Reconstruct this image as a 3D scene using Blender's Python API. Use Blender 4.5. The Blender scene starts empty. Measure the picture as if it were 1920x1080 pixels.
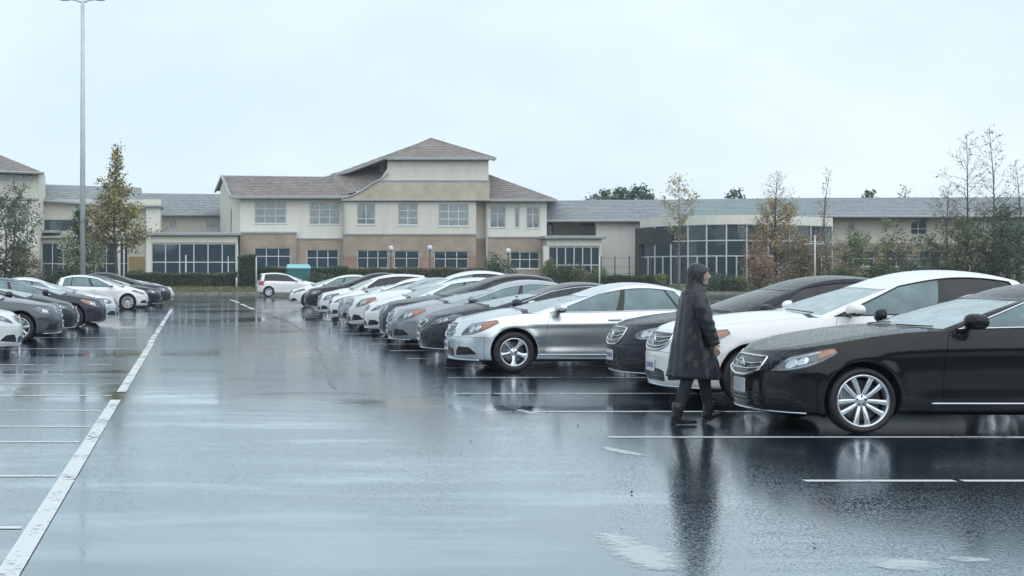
import bpy, math, random
import numpy as np
from mathutils import Vector

# ------------------------------------------------------------------ camera, sky, sun, exposure
scene = bpy.context.scene
COL = scene.collection
CAM_H = 1.667
FPX = 2700.0            # focal length in pixels of the 1920 px wide photograph
VPX, HOR = 367.0, 508.0 # vanishing point of the car park, horizon

cam_data = bpy.data.cameras.new('camera')
cam_data.sensor_width = 36.0
cam_data.lens = 36.0 * FPX / 1920.0
cam_data.shift_x = (960.0 - VPX) / 1920.0
cam_data.shift_y = -(540.0 - HOR) / 1920.0
cam_data.clip_start = 0.1
cam_data.clip_end = 3000.0
cam = bpy.data.objects.new('camera', cam_data)
cam.location = (0, 0, CAM_H)
cam.rotation_euler = (math.radians(90), 0, 0)
COL.objects.link(cam)
scene.camera = cam

SUN_EL, SUN_ROT = math.radians(48), math.radians(160)
world = bpy.data.worlds.new('World')
scene.world = world
world.use_nodes = True
nt = world.node_tree
nt.nodes.clear()
N = nt.nodes.new
out = N('ShaderNodeOutputWorld'); bg = N('ShaderNodeBackground')
sky = N('ShaderNodeTexSky'); sky.sky_type = 'NISHITA'; sky.sun_disc = False
sky.sun_elevation = SUN_EL; sky.sun_rotation = SUN_ROT
sky.air_density = 1.0; sky.dust_density = 3.0; sky.ozone_density = 1.0
# the cloud deck: an even pale overcast with soft billows, laid over the clear sky
tc = N('ShaderNodeTexCoord'); mp = N('ShaderNodeMapping'); mp.inputs['Scale'].default_value = (1.0, 1.0, 2.2)
nz = N('ShaderNodeTexNoise'); nz.inputs['Scale'].default_value = 2.6; nz.inputs['Detail'].default_value = 5.0
nz.inputs['Roughness'].default_value = 0.55
cr = N('ShaderNodeValToRGB')
cr.color_ramp.elements[0].position = 0.34; cr.color_ramp.elements[0].color = (6.15, 7.62, 8.65, 1)
cr.color_ramp.elements[1].position = 0.68; cr.color_ramp.elements[1].color = (7.85, 8.85, 9.35, 1)
mx = N('ShaderNodeMix'); mx.data_type = 'RGBA'; mx.inputs['Factor'].default_value = 0.93
nt.links.new(tc.outputs['Generated'], mp.inputs['Vector'])
nt.links.new(mp.outputs['Vector'], nz.inputs['Vector'])
nt.links.new(nz.outputs['Fac'], cr.inputs['Fac'])
nt.links.new(sky.outputs['Color'], mx.inputs['A'])
nt.links.new(cr.outputs['Color'], mx.inputs['B'])
nt.links.new(mx.outputs['Result'], bg.inputs['Color'])
bg.inputs['Strength'].default_value = 0.10
nt.links.new(bg.outputs['Background'], out.inputs['Surface'])

sun_data = bpy.data.lights.new('sun', 'SUN')
sun_data.energy = 1.3
sun_data.angle = math.radians(110)
sun_data.color = (1.0, 0.985, 0.965)
sun = bpy.data.objects.new('sun', sun_data)
d = Vector((math.sin(SUN_ROT) * math.cos(SUN_EL), math.cos(SUN_ROT) * math.cos(SUN_EL), math.sin(SUN_EL)))
sun.rotation_euler = d.to_track_quat('Z', 'Y').to_euler()
sun.location = (0, 0, 60)
COL.objects.link(sun)

scene.view_settings.view_transform = 'Standard'
scene.view_settings.look = 'None'
scene.view_settings.exposure = 0.33
scene.view_settings.gamma = 1.0
scene.view_settings.use_curve_mapping = False
scene.render.engine = 'CYCLES'
scene.cycles.use_denoising = True
scene.cycles.max_bounces = 8
scene.cycles.transparent_max_bounces = 24
scene.cycles.caustics_reflective = False
scene.cycles.caustics_refractive = False

rng = random.Random(7)
nrg = np.random.RandomState(11)

# ------------------------------------------------------------------ small helpers
def PX(x, d):            # metres to the side at a photograph column and a depth
    return (x - VPX) * d / FPX

def PZ(y, d):            # metres above the ground at a photograph row and a depth
    return CAM_H - (y - HOR) * d / FPX

def empty(name, loc=(0, 0, 0), rz=0.0, parent=None):
    o = bpy.data.objects.new(name, None)
    o.empty_display_size = 0.3
    o.location = loc
    o.rotation_euler = (0, 0, rz)
    COL.objects.link(o)
    if parent is not None:
        o.parent = parent
    return o

def tag(o, label=None, cat=None, group=None, kind=None):
    if label: o['label'] = label
    if cat: o['category'] = cat
    if group: o['group'] = group
    if kind: o['kind'] = kind
    return o

def mesh_data(name, verts, faces, mats, midx=None, smooth=False, normals=None):
    me = bpy.data.meshes.new(name)
    me.from_pydata([tuple(map(float, v)) for v in verts], [], [tuple(int(i) for i in f) for f in faces])
    if not isinstance(mats, (list, tuple)):
        mats = [mats]
    for m in mats:
        me.materials.append(m)
    if midx is not None:
        me.polygons.foreach_set('material_index', np.asarray(midx, dtype=np.int32))
    if smooth:
        me.polygons.foreach_set('use_smooth', np.ones(len(me.polygons), dtype=bool))
    me.update()
    if normals is not None and len(me.vertices) == len(normals):
        me.normals_split_custom_set_from_vertices([tuple(map(float, n)) for n in normals])
    return me

def link(name, me, parent=None, loc=(0, 0, 0), rot=(0, 0, 0)):
    o = bpy.data.objects.new(name, me)
    o.location = loc
    o.rotation_euler = rot
    COL.objects.link(o)
    if parent is not None:
        o.parent = parent
    return o

class MB:
    """collects simple shapes for one mesh"""
    def __init__(self):
        self.v, self.f, self.m, self.mi = [], [], [], 0
    def add(self, verts, faces):
        b = len(self.v)
        self.v.extend([tuple(p) for p in verts])
        for f in faces:
            self.f.append(tuple(b + i for i in f)); self.m.append(self.mi)
        return self
    def box(self, x0, x1, y0, y1, z0, z1):
        v = [(x0, y0, z0), (x1, y0, z0), (x1, y1, z0), (x0, y1, z0), (x0, y0, z1), (x1, y0, z1), (x1, y1, z1), (x0, y1, z1)]
        f = [(0, 3, 2, 1), (4, 5, 6, 7), (0, 1, 5, 4), (1, 2, 6, 5), (2, 3, 7, 6), (3, 0, 4, 7)]
        return self.add(v, f)
    def bbox(self, x0, x1, y0, y1, z0, z1, b=0.01):
        """box with chamfered vertical and horizontal edges"""
        b = min(b, (x1 - x0) * .45, (y1 - y0) * .45, (z1 - z0) * .45)
        vs = []
        for z, i in ((z0, b), (z0 + b, 0), (z1 - b, 0), (z1, b)):
            vs += [(x0 + i + b, y0 + i, z), (x1 - i - b, y0 + i, z), (x1 - i, y0 + i + b, z), (x1 - i, y1 - i - b, z),
                   (x1 - i - b, y1 - i, z), (x0 + i + b, y1 - i, z), (x0 + i, y1 - i - b, z), (x0 + i, y0 + i + b, z)]
        f = [tuple(range(7, -1, -1)), tuple(range(24, 32))]
        for r in range(3):
            for k in range(8):
                a, c = r * 8 + k, r * 8 + (k + 1) % 8
                f.append((a, c, c + 8, a + 8))
        return self.add(vs, f)
    def tube(self, pts, rad, n=8, cap=True, closed=False):
        pts = [np.array(p, float) for p in pts]
        if not hasattr(rad, '__len__'):
            rad = [rad] * len(pts)
        m = len(pts)
        T = []
        for i in range(m):
            if closed:
                t = pts[(i + 1) % m] - pts[(i - 1) % m]
            else:
                t = pts[min(i + 1, m - 1)] - pts[max(i - 1, 0)]
            T.append(t / (np.linalg.norm(t) + 1e-9))
        up = np.array([0, 0, 1.0]) if abs(T[0][2]) < .9 else np.array([1.0, 0, 0])
        u = np.cross(T[0], up); u /= np.linalg.norm(u)
        vs = []
        for i in range(m):
            u = u - T[i] * np.dot(u, T[i]); u /= (np.linalg.norm(u) + 1e-9)
            w = np.cross(T[i], u)
            for k in range(n):
                a = 2 * math.pi * k / n
                vs.append(pts[i] + rad[i] * (math.cos(a) * u + math.sin(a) * w))
        f = []
        for i in range(m if closed else m - 1):
            j = (i + 1) % m
            for k in range(n):
                l = (k + 1) % n
                f.append((i * n + k, i * n + l, j * n + l, j * n + k))
        if cap and not closed:
            f.append(tuple(range(n - 1, -1, -1)))
            f.append(tuple((m - 1) * n + k for k in range(n)))
        return self.add(vs, f)
    def lathe(self, prof, n=24, c=(0, 0, 0), axis='z'):
        """prof: list of (radius, height) going up"""
        vs = []
        for r, h in prof:
            for k in range(n):
                a = 2 * math.pi * k / n
                if axis == 'z':
                    vs.append((c[0] + r * math.cos(a), c[1] + r * math.sin(a), c[2] + h))
                else:   # axis y
                    vs.append((c[0] + r * math.cos(a), c[1] + h, c[2] - r * math.sin(a)))
        f = []
        for i in range(len(prof) - 1):
            for k in range(n):
                l = (k + 1) % n
                f.append((i * n + k, i * n + l, (i + 1) * n + l, (i + 1) * n + k))
        return self.add(vs, f)
    def ball(self, c, rx, ry, rz, nu=14, nv=9):
        vs, f = [], []
        for j in range(nv + 1):
            t = math.pi * j / nv
            for i in range(nu):
                a = 2 * math.pi * i / nu
                vs.append((c[0] + rx * math.sin(t) * math.cos(a), c[1] + ry * math.sin(t) * math.sin(a), c[2] - rz * math.cos(t)))
        for j in range(nv):
            for i in range(nu):
                k = (i + 1) % nu
                f.append((j * nu + i, j * nu + k, (j + 1) * nu + k, (j + 1) * nu + i))
        return self.add(vs, f)
    def mesh(self, name, mats, smooth=False):
        return mesh_data(name, self.v, self.f, mats, self.m, smooth)
    def build(self, name, mats, parent=None, loc=(0, 0, 0), rot=(0, 0, 0), smooth=False):
        return link(name, self.mesh(name, mats, smooth), parent, loc, rot)

def copy_tree(o, parent=None):
    c = o.copy()
    COL.objects.link(c)
    if parent is not None:
        c.parent = parent
    for ch in list(o.children):
        copy_tree(ch, c)
    return c

# ------------------------------------------------------------------ materials
MATS = {}
def nodes(name):
    m = bpy.data.materials.new(name)
    m.use_nodes = True
    t = m.node_tree
    b = t.nodes['Principled BSDF']
    return m, t, b

def pm(name, col, rough=.6, metal=0.0, var=.12, scale=4.0, bump=0.0, bscale=60.0, coat=0.0, spec=.5, stretch=None, coords='Object'):
    """painted / plain material with uneven tone and fine relief"""
    if name in MATS: return MATS[name]
    m, t, b = nodes(name)
    L = t.links.new
    tc = t.nodes.new('ShaderNodeTexCoord')
    vec = tc.outputs[coords]
    if stretch:
        mp = t.nodes.new('ShaderNodeMapping'); mp.inputs['Scale'].default_value = stretch
        L(vec, mp.inputs['Vector']); vec = mp.outputs['Vector']
    n = t.nodes.new('ShaderNodeTexNoise'); n.inputs['Scale'].default_value = scale; n.inputs['Detail'].default_value = 6
    L(vec, n.inputs['Vector'])
    r = t.nodes.new('ShaderNodeMapRange')
    r.inputs['From Min'].default_value = .3; r.inputs['From Max'].default_value = .7
    r.inputs['To Min'].default_value = 1 - var; r.inputs['To Max'].default_value = 1 + var
    L(n.outputs['Fac'], r.inputs['Value'])
    mul = t.nodes.new('ShaderNodeVectorMath'); mul.operation = 'SCALE'
    mul.inputs[0].default_value = col[:3]
    L(r.outputs['Result'], mul.inputs['Scale'])
    L(mul.outputs['Vector'], b.inputs['Base Color'])
    b.inputs['Roughness'].default_value = rough
    b.inputs['Metallic'].default_value = metal
    b.inputs['Specular IOR Level'].default_value = spec
    if coat:
        b.inputs['Coat Weight'].default_value = coat; b.inputs['Coat Roughness'].default_value = .05
    if bump:
        n2 = t.nodes.new('ShaderNodeTexNoise'); n2.inputs['Scale'].default_value = bscale; n2.inputs['Detail'].default_value = 4
        L(vec, n2.inputs['Vector'])
        bp = t.nodes.new('ShaderNodeBump'); bp.inputs['Strength'].default_value = bump; bp.inputs['Distance'].default_value = .02
        L(n2.outputs['Fac'], bp.inputs['Height']); L(bp.outputs['Normal'], b.inputs['Normal'])
    MATS[name] = m
    return m

def car_paint(name, col, metal=0.0, rough=.35, drops=.35):
    """clear-coated paint, beaded with rain on whatever faces up"""
    if name in MATS: return MATS[name]
    m, t, b = nodes(name)
    L = t.links.new
    b.inputs['Base Color'].default_value = (*col, 1)
    b.inputs['Metallic'].default_value = metal
    b.inputs['Roughness'].default_value = rough
    dark = max(col) < .08
    b.inputs['Coat Weight'].default_value = .45 if dark else 1.0
    if dark: b.inputs['Specular IOR Level'].default_value = .15
    b.inputs['Coat Roughness'].default_value = .04
    tc = t.nodes.new('ShaderNodeTexCoord')
    n = t.nodes.new('ShaderNodeTexNoise'); n.inputs['Scale'].default_value = 3.0; n.inputs['Detail'].default_value = 6
    L(tc.outputs['Object'], n.inputs['Vector'])
    rr = t.nodes.new('ShaderNodeMapRange'); rr.inputs['To Min'].default_value = .015; rr.inputs['To Max'].default_value = .08
    rr.inputs['From Min'].default_value = .35; rr.inputs['From Max'].default_value = .75
    L(n.outputs['Fac'], rr.inputs['Value']); L(rr.outputs['Result'], b.inputs['Coat Roughness'])
    vo = t.nodes.new('ShaderNodeTexVoronoi'); vo.inputs['Scale'].default_value = 34.0
    L(tc.outputs['Object'], vo.inputs['Vector'])
    vr = t.nodes.new('ShaderNodeMapRange'); vr.interpolation_type = 'SMOOTHSTEP'
    vr.inputs['From Min'].default_value = .18; vr.inputs['From Max'].default_value = .48
    vr.inputs['To Min'].default_value = 1; vr.inputs['To Max'].default_value = 0
    L(vo.outputs['Distance'], vr.inputs['Value'])
    g = t.nodes.new('ShaderNodeNewGeometry'); sx = t.nodes.new('ShaderNodeSeparateXYZ')
    L(g.outputs['Normal'], sx.inputs['Vector'])
    ur = t.nodes.new('ShaderNodeMapRange'); ur.inputs['From Min'].default_value = .35; ur.inputs['From Max'].default_value = .9
    ur.inputs['To Min'].default_value = .012
    L(sx.outputs['Z'], ur.inputs['Value'])
    mu = t.nodes.new('ShaderNodeMath'); mu.operation = 'MULTIPLY'
    L(vr.outputs['Result'], mu.inputs[0]); L(ur.outputs['Result'], mu.inputs[1])
    bp = t.nodes.new('ShaderNodeBump'); bp.inputs['Strength'].default_value = drops; bp.inputs['Distance'].default_value = .012
    L(mu.outputs['Value'], bp.inputs['Height'])
    L(bp.outputs['Normal'], b.inputs['Coat Normal'])
    L(bp.outputs['Normal'], b.inputs['Normal'])
    MATS[name] = m
    return m

def glass_mat(name, tint, haze=.15, hcol=(.3, .36, .38), ior=1.5, drops=0.0):
    if name in MATS: return MATS[name]
    m = bpy.data.materials.new(name); m.use_nodes = True
    t = m.node_tree; t.nodes.clear(); L = t.links.new
    o = t.nodes.new('ShaderNodeOutputMaterial')
    tr = t.nodes.new('ShaderNodeBsdfTransparent'); tr.inputs['Color'].default_value = (*tint, 1)
    df = t.nodes.new('ShaderNodeBsdfDiffuse'); df.inputs['Color'].default_value = (*hcol, 1)
    gl = t.nodes.new('ShaderNodeBsdfGlossy'); gl.inputs['Roughness'].default_value = .03
    fr = t.nodes.new('ShaderNodeFresnel'); fr.inputs['IOR'].default_value = ior
    tc = t.nodes.new('ShaderNodeTexCoord')
    n = t.nodes.new('ShaderNodeTexNoise'); n.inputs['Scale'].default_value = 5.0; n.inputs['Detail'].default_value = 7
    L(tc.outputs['Object'], n.inputs['Vector'])
    r = t.nodes.new('ShaderNodeMapRange'); r.inputs['From Min'].default_value = .3; r.inputs['From Max'].default_value = .7
    r.inputs['To Min'].default_value = haze * .8; r.inputs['To Max'].default_value = haze * 1.2
    L(n.outputs['Fac'], r.inputs['Value'])
    m1 = t.nodes.new('ShaderNodeMixShader'); m2 = t.nodes.new('ShaderNodeMixShader')
    L(r.outputs['Result'], m1.inputs['Fac']); L(tr.outputs[0], m1.inputs[1]); L(df.outputs[0], m1.inputs[2])
    L(fr.outputs[0], m2.inputs['Fac']); L(m1.outputs[0], m2.inputs[1]); L(gl.outputs[0], m2.inputs[2])
    if drops:
        vo = t.nodes.new('ShaderNodeTexVoronoi'); vo.inputs['Scale'].default_value = 40.0
        L(tc.outputs['Object'], vo.inputs['Vector'])
        vr = t.nodes.new('ShaderNodeMapRange'); vr.interpolation_type = 'SMOOTHSTEP'
        vr.inputs['From Min'].default_value = .12; vr.inputs['From Max'].default_value = .42
        vr.inputs['To Min'].default_value = 1; vr.inputs['To Max'].default_value = 0
        L(vo.outputs['Distance'], vr.inputs['Value'])
        bp = t.nodes.new('ShaderNodeBump'); bp.inputs['Strength'].default_value = drops; bp.inputs['Distance'].default_value = .004
        L(vr.outputs['Result'], bp.inputs['Height'])
        L(bp.outputs['Normal'], gl.inputs['Normal']); L(bp.outputs['Normal'], fr.inputs['Normal'])
    L(m2.outputs[0], o.inputs['Surface'])
    MATS[name] = m
    return m

M_BLACK = pm('black_plastic', (.012, .013, .015), .45, var=.2)
M_GLOSSBLACK = pm('gloss_black', (.008, .009, .011), .12, var=.1)
M_RUBBER = pm('tyre_rubber', (.014, .014, .016), .55, var=.25, scale=9, bump=.15, bscale=70)
M_CHROME = pm('chrome', (.62, .65, .68), .14, 1.0, var=.05)
M_ALLOY = pm('alloy', (.62, .66, .70), .24, 1.0, var=.08, scale=9)
M_DARKALLOY = pm('dark_alloy', (.10, .105, .115), .35, .9, var=.1)
M_STEEL = pm('brake_steel', (.22, .22, .23), .4, .9, var=.2, scale=20)
M_LINER = pm('arch_liner', (.006, .006, .007), .85, var=.2)
M_SEAT = pm('seat_fabric', (.05, .053, .058), .8, var=.15, scale=6)
M_DASH = pm('dash_plastic', (.02, .021, .023), .6, var=.15)
M_PLATE = pm('plate_white', (.66, .70, .74), .4, var=.08, scale=20)
M_PLATEINK = pm('plate_ink', (.05, .07, .16), .5)
M_ORANGE = pm('amber_lens', (.80, .20, .045), .16, var=.14, scale=14, coat=1)
M_RED = pm('red_lens', (.42, .02, .025), .16, var=.12, scale=14, coat=1)
M_REFLECT = pm('lamp_reflector', (.70, .73, .76), .12, .9, var=.15, scale=18)
M_HOUSING = pm('lamp_housing', (.16, .175, .19), .25, .5, var=.25, scale=10)
M_LENS = glass_mat('clear_lens', (.93, .95, .96), .06, (.7, .75, .78), 1.5)
M_GLASS = glass_mat('side_glass', (.38, .53, .56), .46, (.32, .46, .495), 1.55)
M_GLASSDARK = glass_mat('privacy_glass', (.13, .16, .175), .3, (.075, .092, .105), 1.52)
M_SCREEN = glass_mat('windscreen_glass', (.44, .53, .55), .60, (.60, .72, .75), 1.7, drops=.5)
P_BLACK = car_paint('paint_black', (.004, .0055, .008), 0, .3, .8)
P_BLACKB = car_paint('paint_blue_black', (.014, .018, .026), .2, .35, .8)
P_WHITE = car_paint('paint_white', (.80, .81, .82), 0, .35, .3)
P_PEARL = car_paint('paint_pearl_white', (.74, .77, .79), 0, .35, .3)
P_SILVER = car_paint('paint_silver', (.64, .68, .71), .85, .30, .35)
M_SCREENDARK = glass_mat('dark_windscreen', (.16, .19, .21), .30, (.10, .12, .14), 1.6, drops=.8)
P_GREY = car_paint('paint_steel_grey', (.27, .295, .325), .6, .36, .4)
P_CHARCOAL = car_paint('paint_charcoal', (.032, .038, .050), .35, .34, .5)
P_SLATE = car_paint('paint_slate_blue', (.052, .068, .085), .4, .34, .5)
P_TEAL = car_paint('paint_dark_teal', (.022, .040, .046), .35, .34, .5)
# ------------------------------------------------------------------ cars
def hermite(xs, ys):
    xs = np.asarray(xs, float); ys = np.asarray(ys, float)
    if xs[0] > xs[-1]: xs, ys = xs[::-1], ys[::-1]
    h = np.diff(xs); dl = np.diff(ys) / h
    m = np.zeros_like(ys)
    m[0], m[-1] = dl[0], dl[-1]
    for i in range(1, len(xs) - 1):
        m[i] = 0 if dl[i - 1] * dl[i] <= 0 else (h[i - 1] + h[i]) / (h[i - 1] / dl[i] + h[i] / dl[i - 1])
    def f(x):
        x = np.clip(np.asarray(x, float), xs[0], xs[-1])
        i = np.clip(np.searchsorted(xs, x) - 1, 0, len(xs) - 2)
        t = (x - xs[i]) / h[i]
        return ((2*t**3 - 3*t**2 + 1) * ys[i] + (t**3 - 2*t**2 + t) * h[i] * m[i]
                + (-2*t**3 + 3*t**2) * ys[i+1] + (t**3 - t**2) * h[i] * m[i+1])
    return f

SEDAN = dict(xf=.90, xr=-3.88, wb=2.82, W=.915, R=.34, zs=1.0, roof=1.46, af=.72, ar=.55,
             cowl=-.55, rearbase=-3.22, hfront=-1.12, hrear=-2.80, door0=-.60, doorb=-1.78, door1=-2.72,
             bpil=-1.78, baf=.42, hoodz=0.0, nose=0.0, rim='five', rimr=.25, hl='swept', marker=True, chrome=True, glassrear='side',
             grille='bars', quarter=True, belt0=.05)

class CarShape:
    NK = 8
    def __init__(s, S):
        s.S = S
        xf, xr, wb = S['xf'], S['xr'], S['wb']
        s.xk = [xf, xf - .45, S['cowl'], (S['cowl'] - wb) / 2, -wb, xr]
        n = S['nose']
        Z = [[.17, .17, .17, .17, .18, .24],
             [.19, .19, .21, .21, .22, .28],
             [.29, .28, .27, .27, .29, .38],
             [.41, .40, .37, .37, .41, .50],
             [.53, .53, .53, .54, .56, .63],
             [.62 + n * .6, .65 + n * .5, .69, .71, .73, .76],
             [.69 + n, .76 + n * .7, .83, .85, .88, .88],
             [.735 + n, .835 + n * .7, .93, .955, .985, .975]]
        zs = S['zs']
        s.zf = [hermite(s.xk, [.17 + (z - .17) * zs for z in row]) for row in Z]
        s.wf = np.array([.70, .92, .965, .985, 1.0, 1.0, .983, .925])
        s.dF = np.array([-.14, -.045, -.005, 0, -.004, -.03, -.085, -.17])
        s.dR = np.array([.14, .05, .0, 0, .0, .012, .045, .10])
        # slide the roof ends of the pillars so that the middle pillar stands nearly upright
        b0, b1 = S['cowl'] - S['baf'], S['rearbase'] + .30
        r0, r1 = S['hfront'] - .22, S['hrear'] + .20
        tb = (b0 - S['bpil']) / (b0 - b1); tr = (r0 - (S['bpil'] - .07)) / (r0 - r1)
        s.warp = float(np.clip((tr - tb) / math.sin(math.pi * tb), -.2, .2))
        s.crown = hermite([xf, xf - .4, S['cowl'], -wb, xr], [.03, .05 + S['hoodz'] * .5, .085 + S['hoodz'], .06, .04])
    def ring(s, k, uu):
        """points of base level k for outline coordinate uu: 0..1 nose arc, 1..2 flank, 2..3 tail arc"""
        S = s.S
        uu = np.asarray(uu, float)
        sg = np.where(uu < 0, -1.0, 1.0); u = np.abs(uu)
        xF = S['xf'] + s.dF[k]; xR = S['xr'] + s.dR[k]
        xc = xF - S['af']; xq = xR + S['ar']
        w = S['W'] * s.wf[k]
        n = 2.35
        th = np.clip(u, 0, 1) * math.pi / 2
        x = xc + S['af'] * np.cos(th).clip(0, 1) ** (2 / n); y = w * np.sin(th).clip(0, 1) ** (2 / n)
        t = np.clip(u - 1, 0, 1)
        x = np.where(u > 1, xc + (xq - xc) * t, x); y = np.where(u > 1, w, y)
        th2 = (np.clip(u, 2, 3) - 2) * math.pi / 2
        x = np.where(u > 2, xq - S['ar'] * np.sin(th2).clip(0, 1) ** (2 / n), x)
        y = np.where(u > 2, w * np.cos(th2).clip(0, 1) ** (2 / n), y)
        mid = (S['xf'] + S['xr']) / 2
        y = y * (1 - .022 * ((x - mid) / 2.4) ** 2)
        z = s.zf[k](x)
        if k >= 6:
            ym = S['W'] * .925
            z = z + (1.0 if k == 7 else .55) * s.crown(x) * (1 - np.clip(y / ym, 0, 1) ** 2) * (u < 1.0001)
            z = np.where(u > 2, z + (1.0 if k == 7 else .55) * s.crown(x) * (1 - np.clip(y / ym, 0, 1) ** 2), z)
        return np.stack([x, y * sg, z], -1)
    def body(s, kv, uu):
        kv = np.asarray(kv, float); uu = np.asarray(uu, float)
        R = np.stack([s.ring(k, uu) for k in range(8)])       # 8,N,3
        i = np.clip(np.floor(kv).astype(int), 0, 6); t = (kv - i)[:, None]
        idx = np.arange(len(uu))
        p0 = R[np.clip(i - 1, 0, 7), idx]; p1 = R[i, idx]; p2 = R[i + 1, idx]; p3 = R[np.clip(i + 2, 0, 7), idx]
        m1 = (p2 - p0) * .5; m2 = (p3 - p1) * .5
        P = ((2*t**3 - 3*t**2 + 1) * p1 + (t**3 - 2*t**2 + t) * m1 + (-2*t**3 + 3*t**2) * p2 + (t**3 - t**2) * m2)
        # flared arches
        for ax in (0.0, -s.S['wb']):
            r = np.hypot(P[:, 0] - ax, P[:, 2] - s.S['R'] - .015)
            P[:, 1] += np.sign(P[:, 1]) * .016 * np.exp(-((r - s.S['R'] - .06) / .06) ** 2)
        # shoulder crease along the doors
        P[:, 1] += np.sign(P[:, 1]) * s.S.get('crease', .010) * np.exp(-((kv - 5.55) / .22) ** 2) * (np.abs(uu) > .95) * (np.abs(uu) < 2.1)
        P[:, 1] -= np.sign(P[:, 1]) * s.S.get('tuck', .014) * np.exp(-((kv - 3.5) / .55) ** 2) * np.clip((np.abs(uu) - 1.1) / .15, 0, 1) * (np.abs(uu) < 2)
        return P
    def deckz(s, x, y, y7):
        return s.zf[7](x) + s.crown(x) * (1 - np.clip(np.abs(y) / (.925 * s.S['W']), 0, 1) ** 2)
    def roofz(s, x, y):
        S = s.S
        c = S['hfront'] * (1 - S.get('peak', .52)) + S['hrear'] * S.get('peak', .52)
        lf, lr = S['hfront'] - c, c - S['hrear']
        t = np.where(x > c, (x - c) / lf, (c - x) / lr)
        a = np.where(x > c, S.get('arch', .15), S.get('archr', S.get('arch', .15) * .8))
        return S['roof'] - .05 - a * np.abs(t) ** 2.0 + .05 * (1 - np.clip(np.abs(y) / (S['W'] * S.get('roofw', .665)), 0, 1) ** 2.4)
    def green(s, v, uu):
        S = s.S
        v = np.asarray(v, float); uu = np.asarray(uu, float)
        sg = np.where(uu < 0, -1.0, 1.0); u = np.abs(uu)
        def out(xF, xR, af, ar, w, n, warp=0.0):
            th = np.clip(u, 0, 1) * math.pi / 2
            xc, xq = xF - af, xR + ar
            x = xc + af * np.cos(th).clip(0, 1) ** (2 / n); y = w * np.sin(th).clip(0, 1) ** (2 / n)
            t = np.clip(u - 1, 0, 1)
            t = t + warp * np.sin(np.pi * t)
            x = np.where(u > 1, xc + (xq - xc) * t, x); y = np.where(u > 1, w, y)
            th2 = (np.clip(u, 2, 3) - 2) * math.pi / 2
            x = np.where(u > 2, xq - ar * np.sin(th2).clip(0, 1) ** (2 / n), x)
            y = np.where(u > 2, w * np.cos(th2).clip(0, 1) ** (2 / n), y)
            return x, y
        W = S['W']
        bx, by = out(S['cowl'], S['rearbase'], S['baf'], .30, W * .905, 3.0)
        rx, ry = out(S['hfront'], S['hrear'], .22, .20, W * S.get('roofw', .665), 3.0, s.warp)
        mid = (S['xf'] + S['xr']) / 2
        y7 = W * .925 * (1 - .022 * ((bx - mid) / 2.4) ** 2)
        by = by * (1 - .022 * ((bx - mid) / 2.4) ** 2)
        bz = s.deckz(bx, by, y7) - .004
        rz = s.roofz(rx, ry)
        x = bx + (rx - bx) * v; y = by + (ry - by) * v; z = bz + (rz - bz) * v
        b = np.sin(np.pi * np.clip(v, 0, 1))
        y = y * (1 + .045 * b)
        x = x + .02 * b * (np.cos(np.clip(u, 0, 1) * math.pi / 2) * (u < 1) - (u > 2) * np.sin((np.clip(u, 2, 3) - 2) * math.pi / 2))
        z = z + .012 * b * ((u < 1) | (u > 2))
        return np.stack([x, y * sg, z], -1)

def grid_normals(G):
    du = np.gradient(G, axis=1); dk = np.gradient(G, axis=0)
    n = np.cross(du, dk)
    l = np.linalg.norm(n, axis=-1, keepdims=True)
    return n / np.maximum(l, 1e-9)

class Parts:
    """collects quads under part names, keeping the surface normals of the whole"""
    def __init__(s): s.d = {}
    def add(s, name, V, Nn, faces):
        a = s.d.setdefault(name, [[], [], [], 0])
        a[0].append(V); a[1].append(Nn); a[2].extend([tuple(i + a[3] for i in f) for f in faces]); a[3] += len(V)
    def addcells(s, name, G, NG, cells):
        used = {}
        V, Nn, F = [], [], []
        for q in cells:
            f = []
            for ij in q:
                if ij not in used:
                    used[ij] = len(V); V.append(G[ij]); Nn.append(NG[ij])
                f.append(used[ij])
            F.append(tuple(f))
        if V: s.add(name, np.array(V), np.array(Nn), F)
    def build(s, key, name, mat, parent):
        a = s.d.get(key)
        if not a: return None
        me = mesh_data(name, np.concatenate(a[0]), a[2], mat, None, True, np.concatenate(a[1]))
        return link(name, me, parent)

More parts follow.
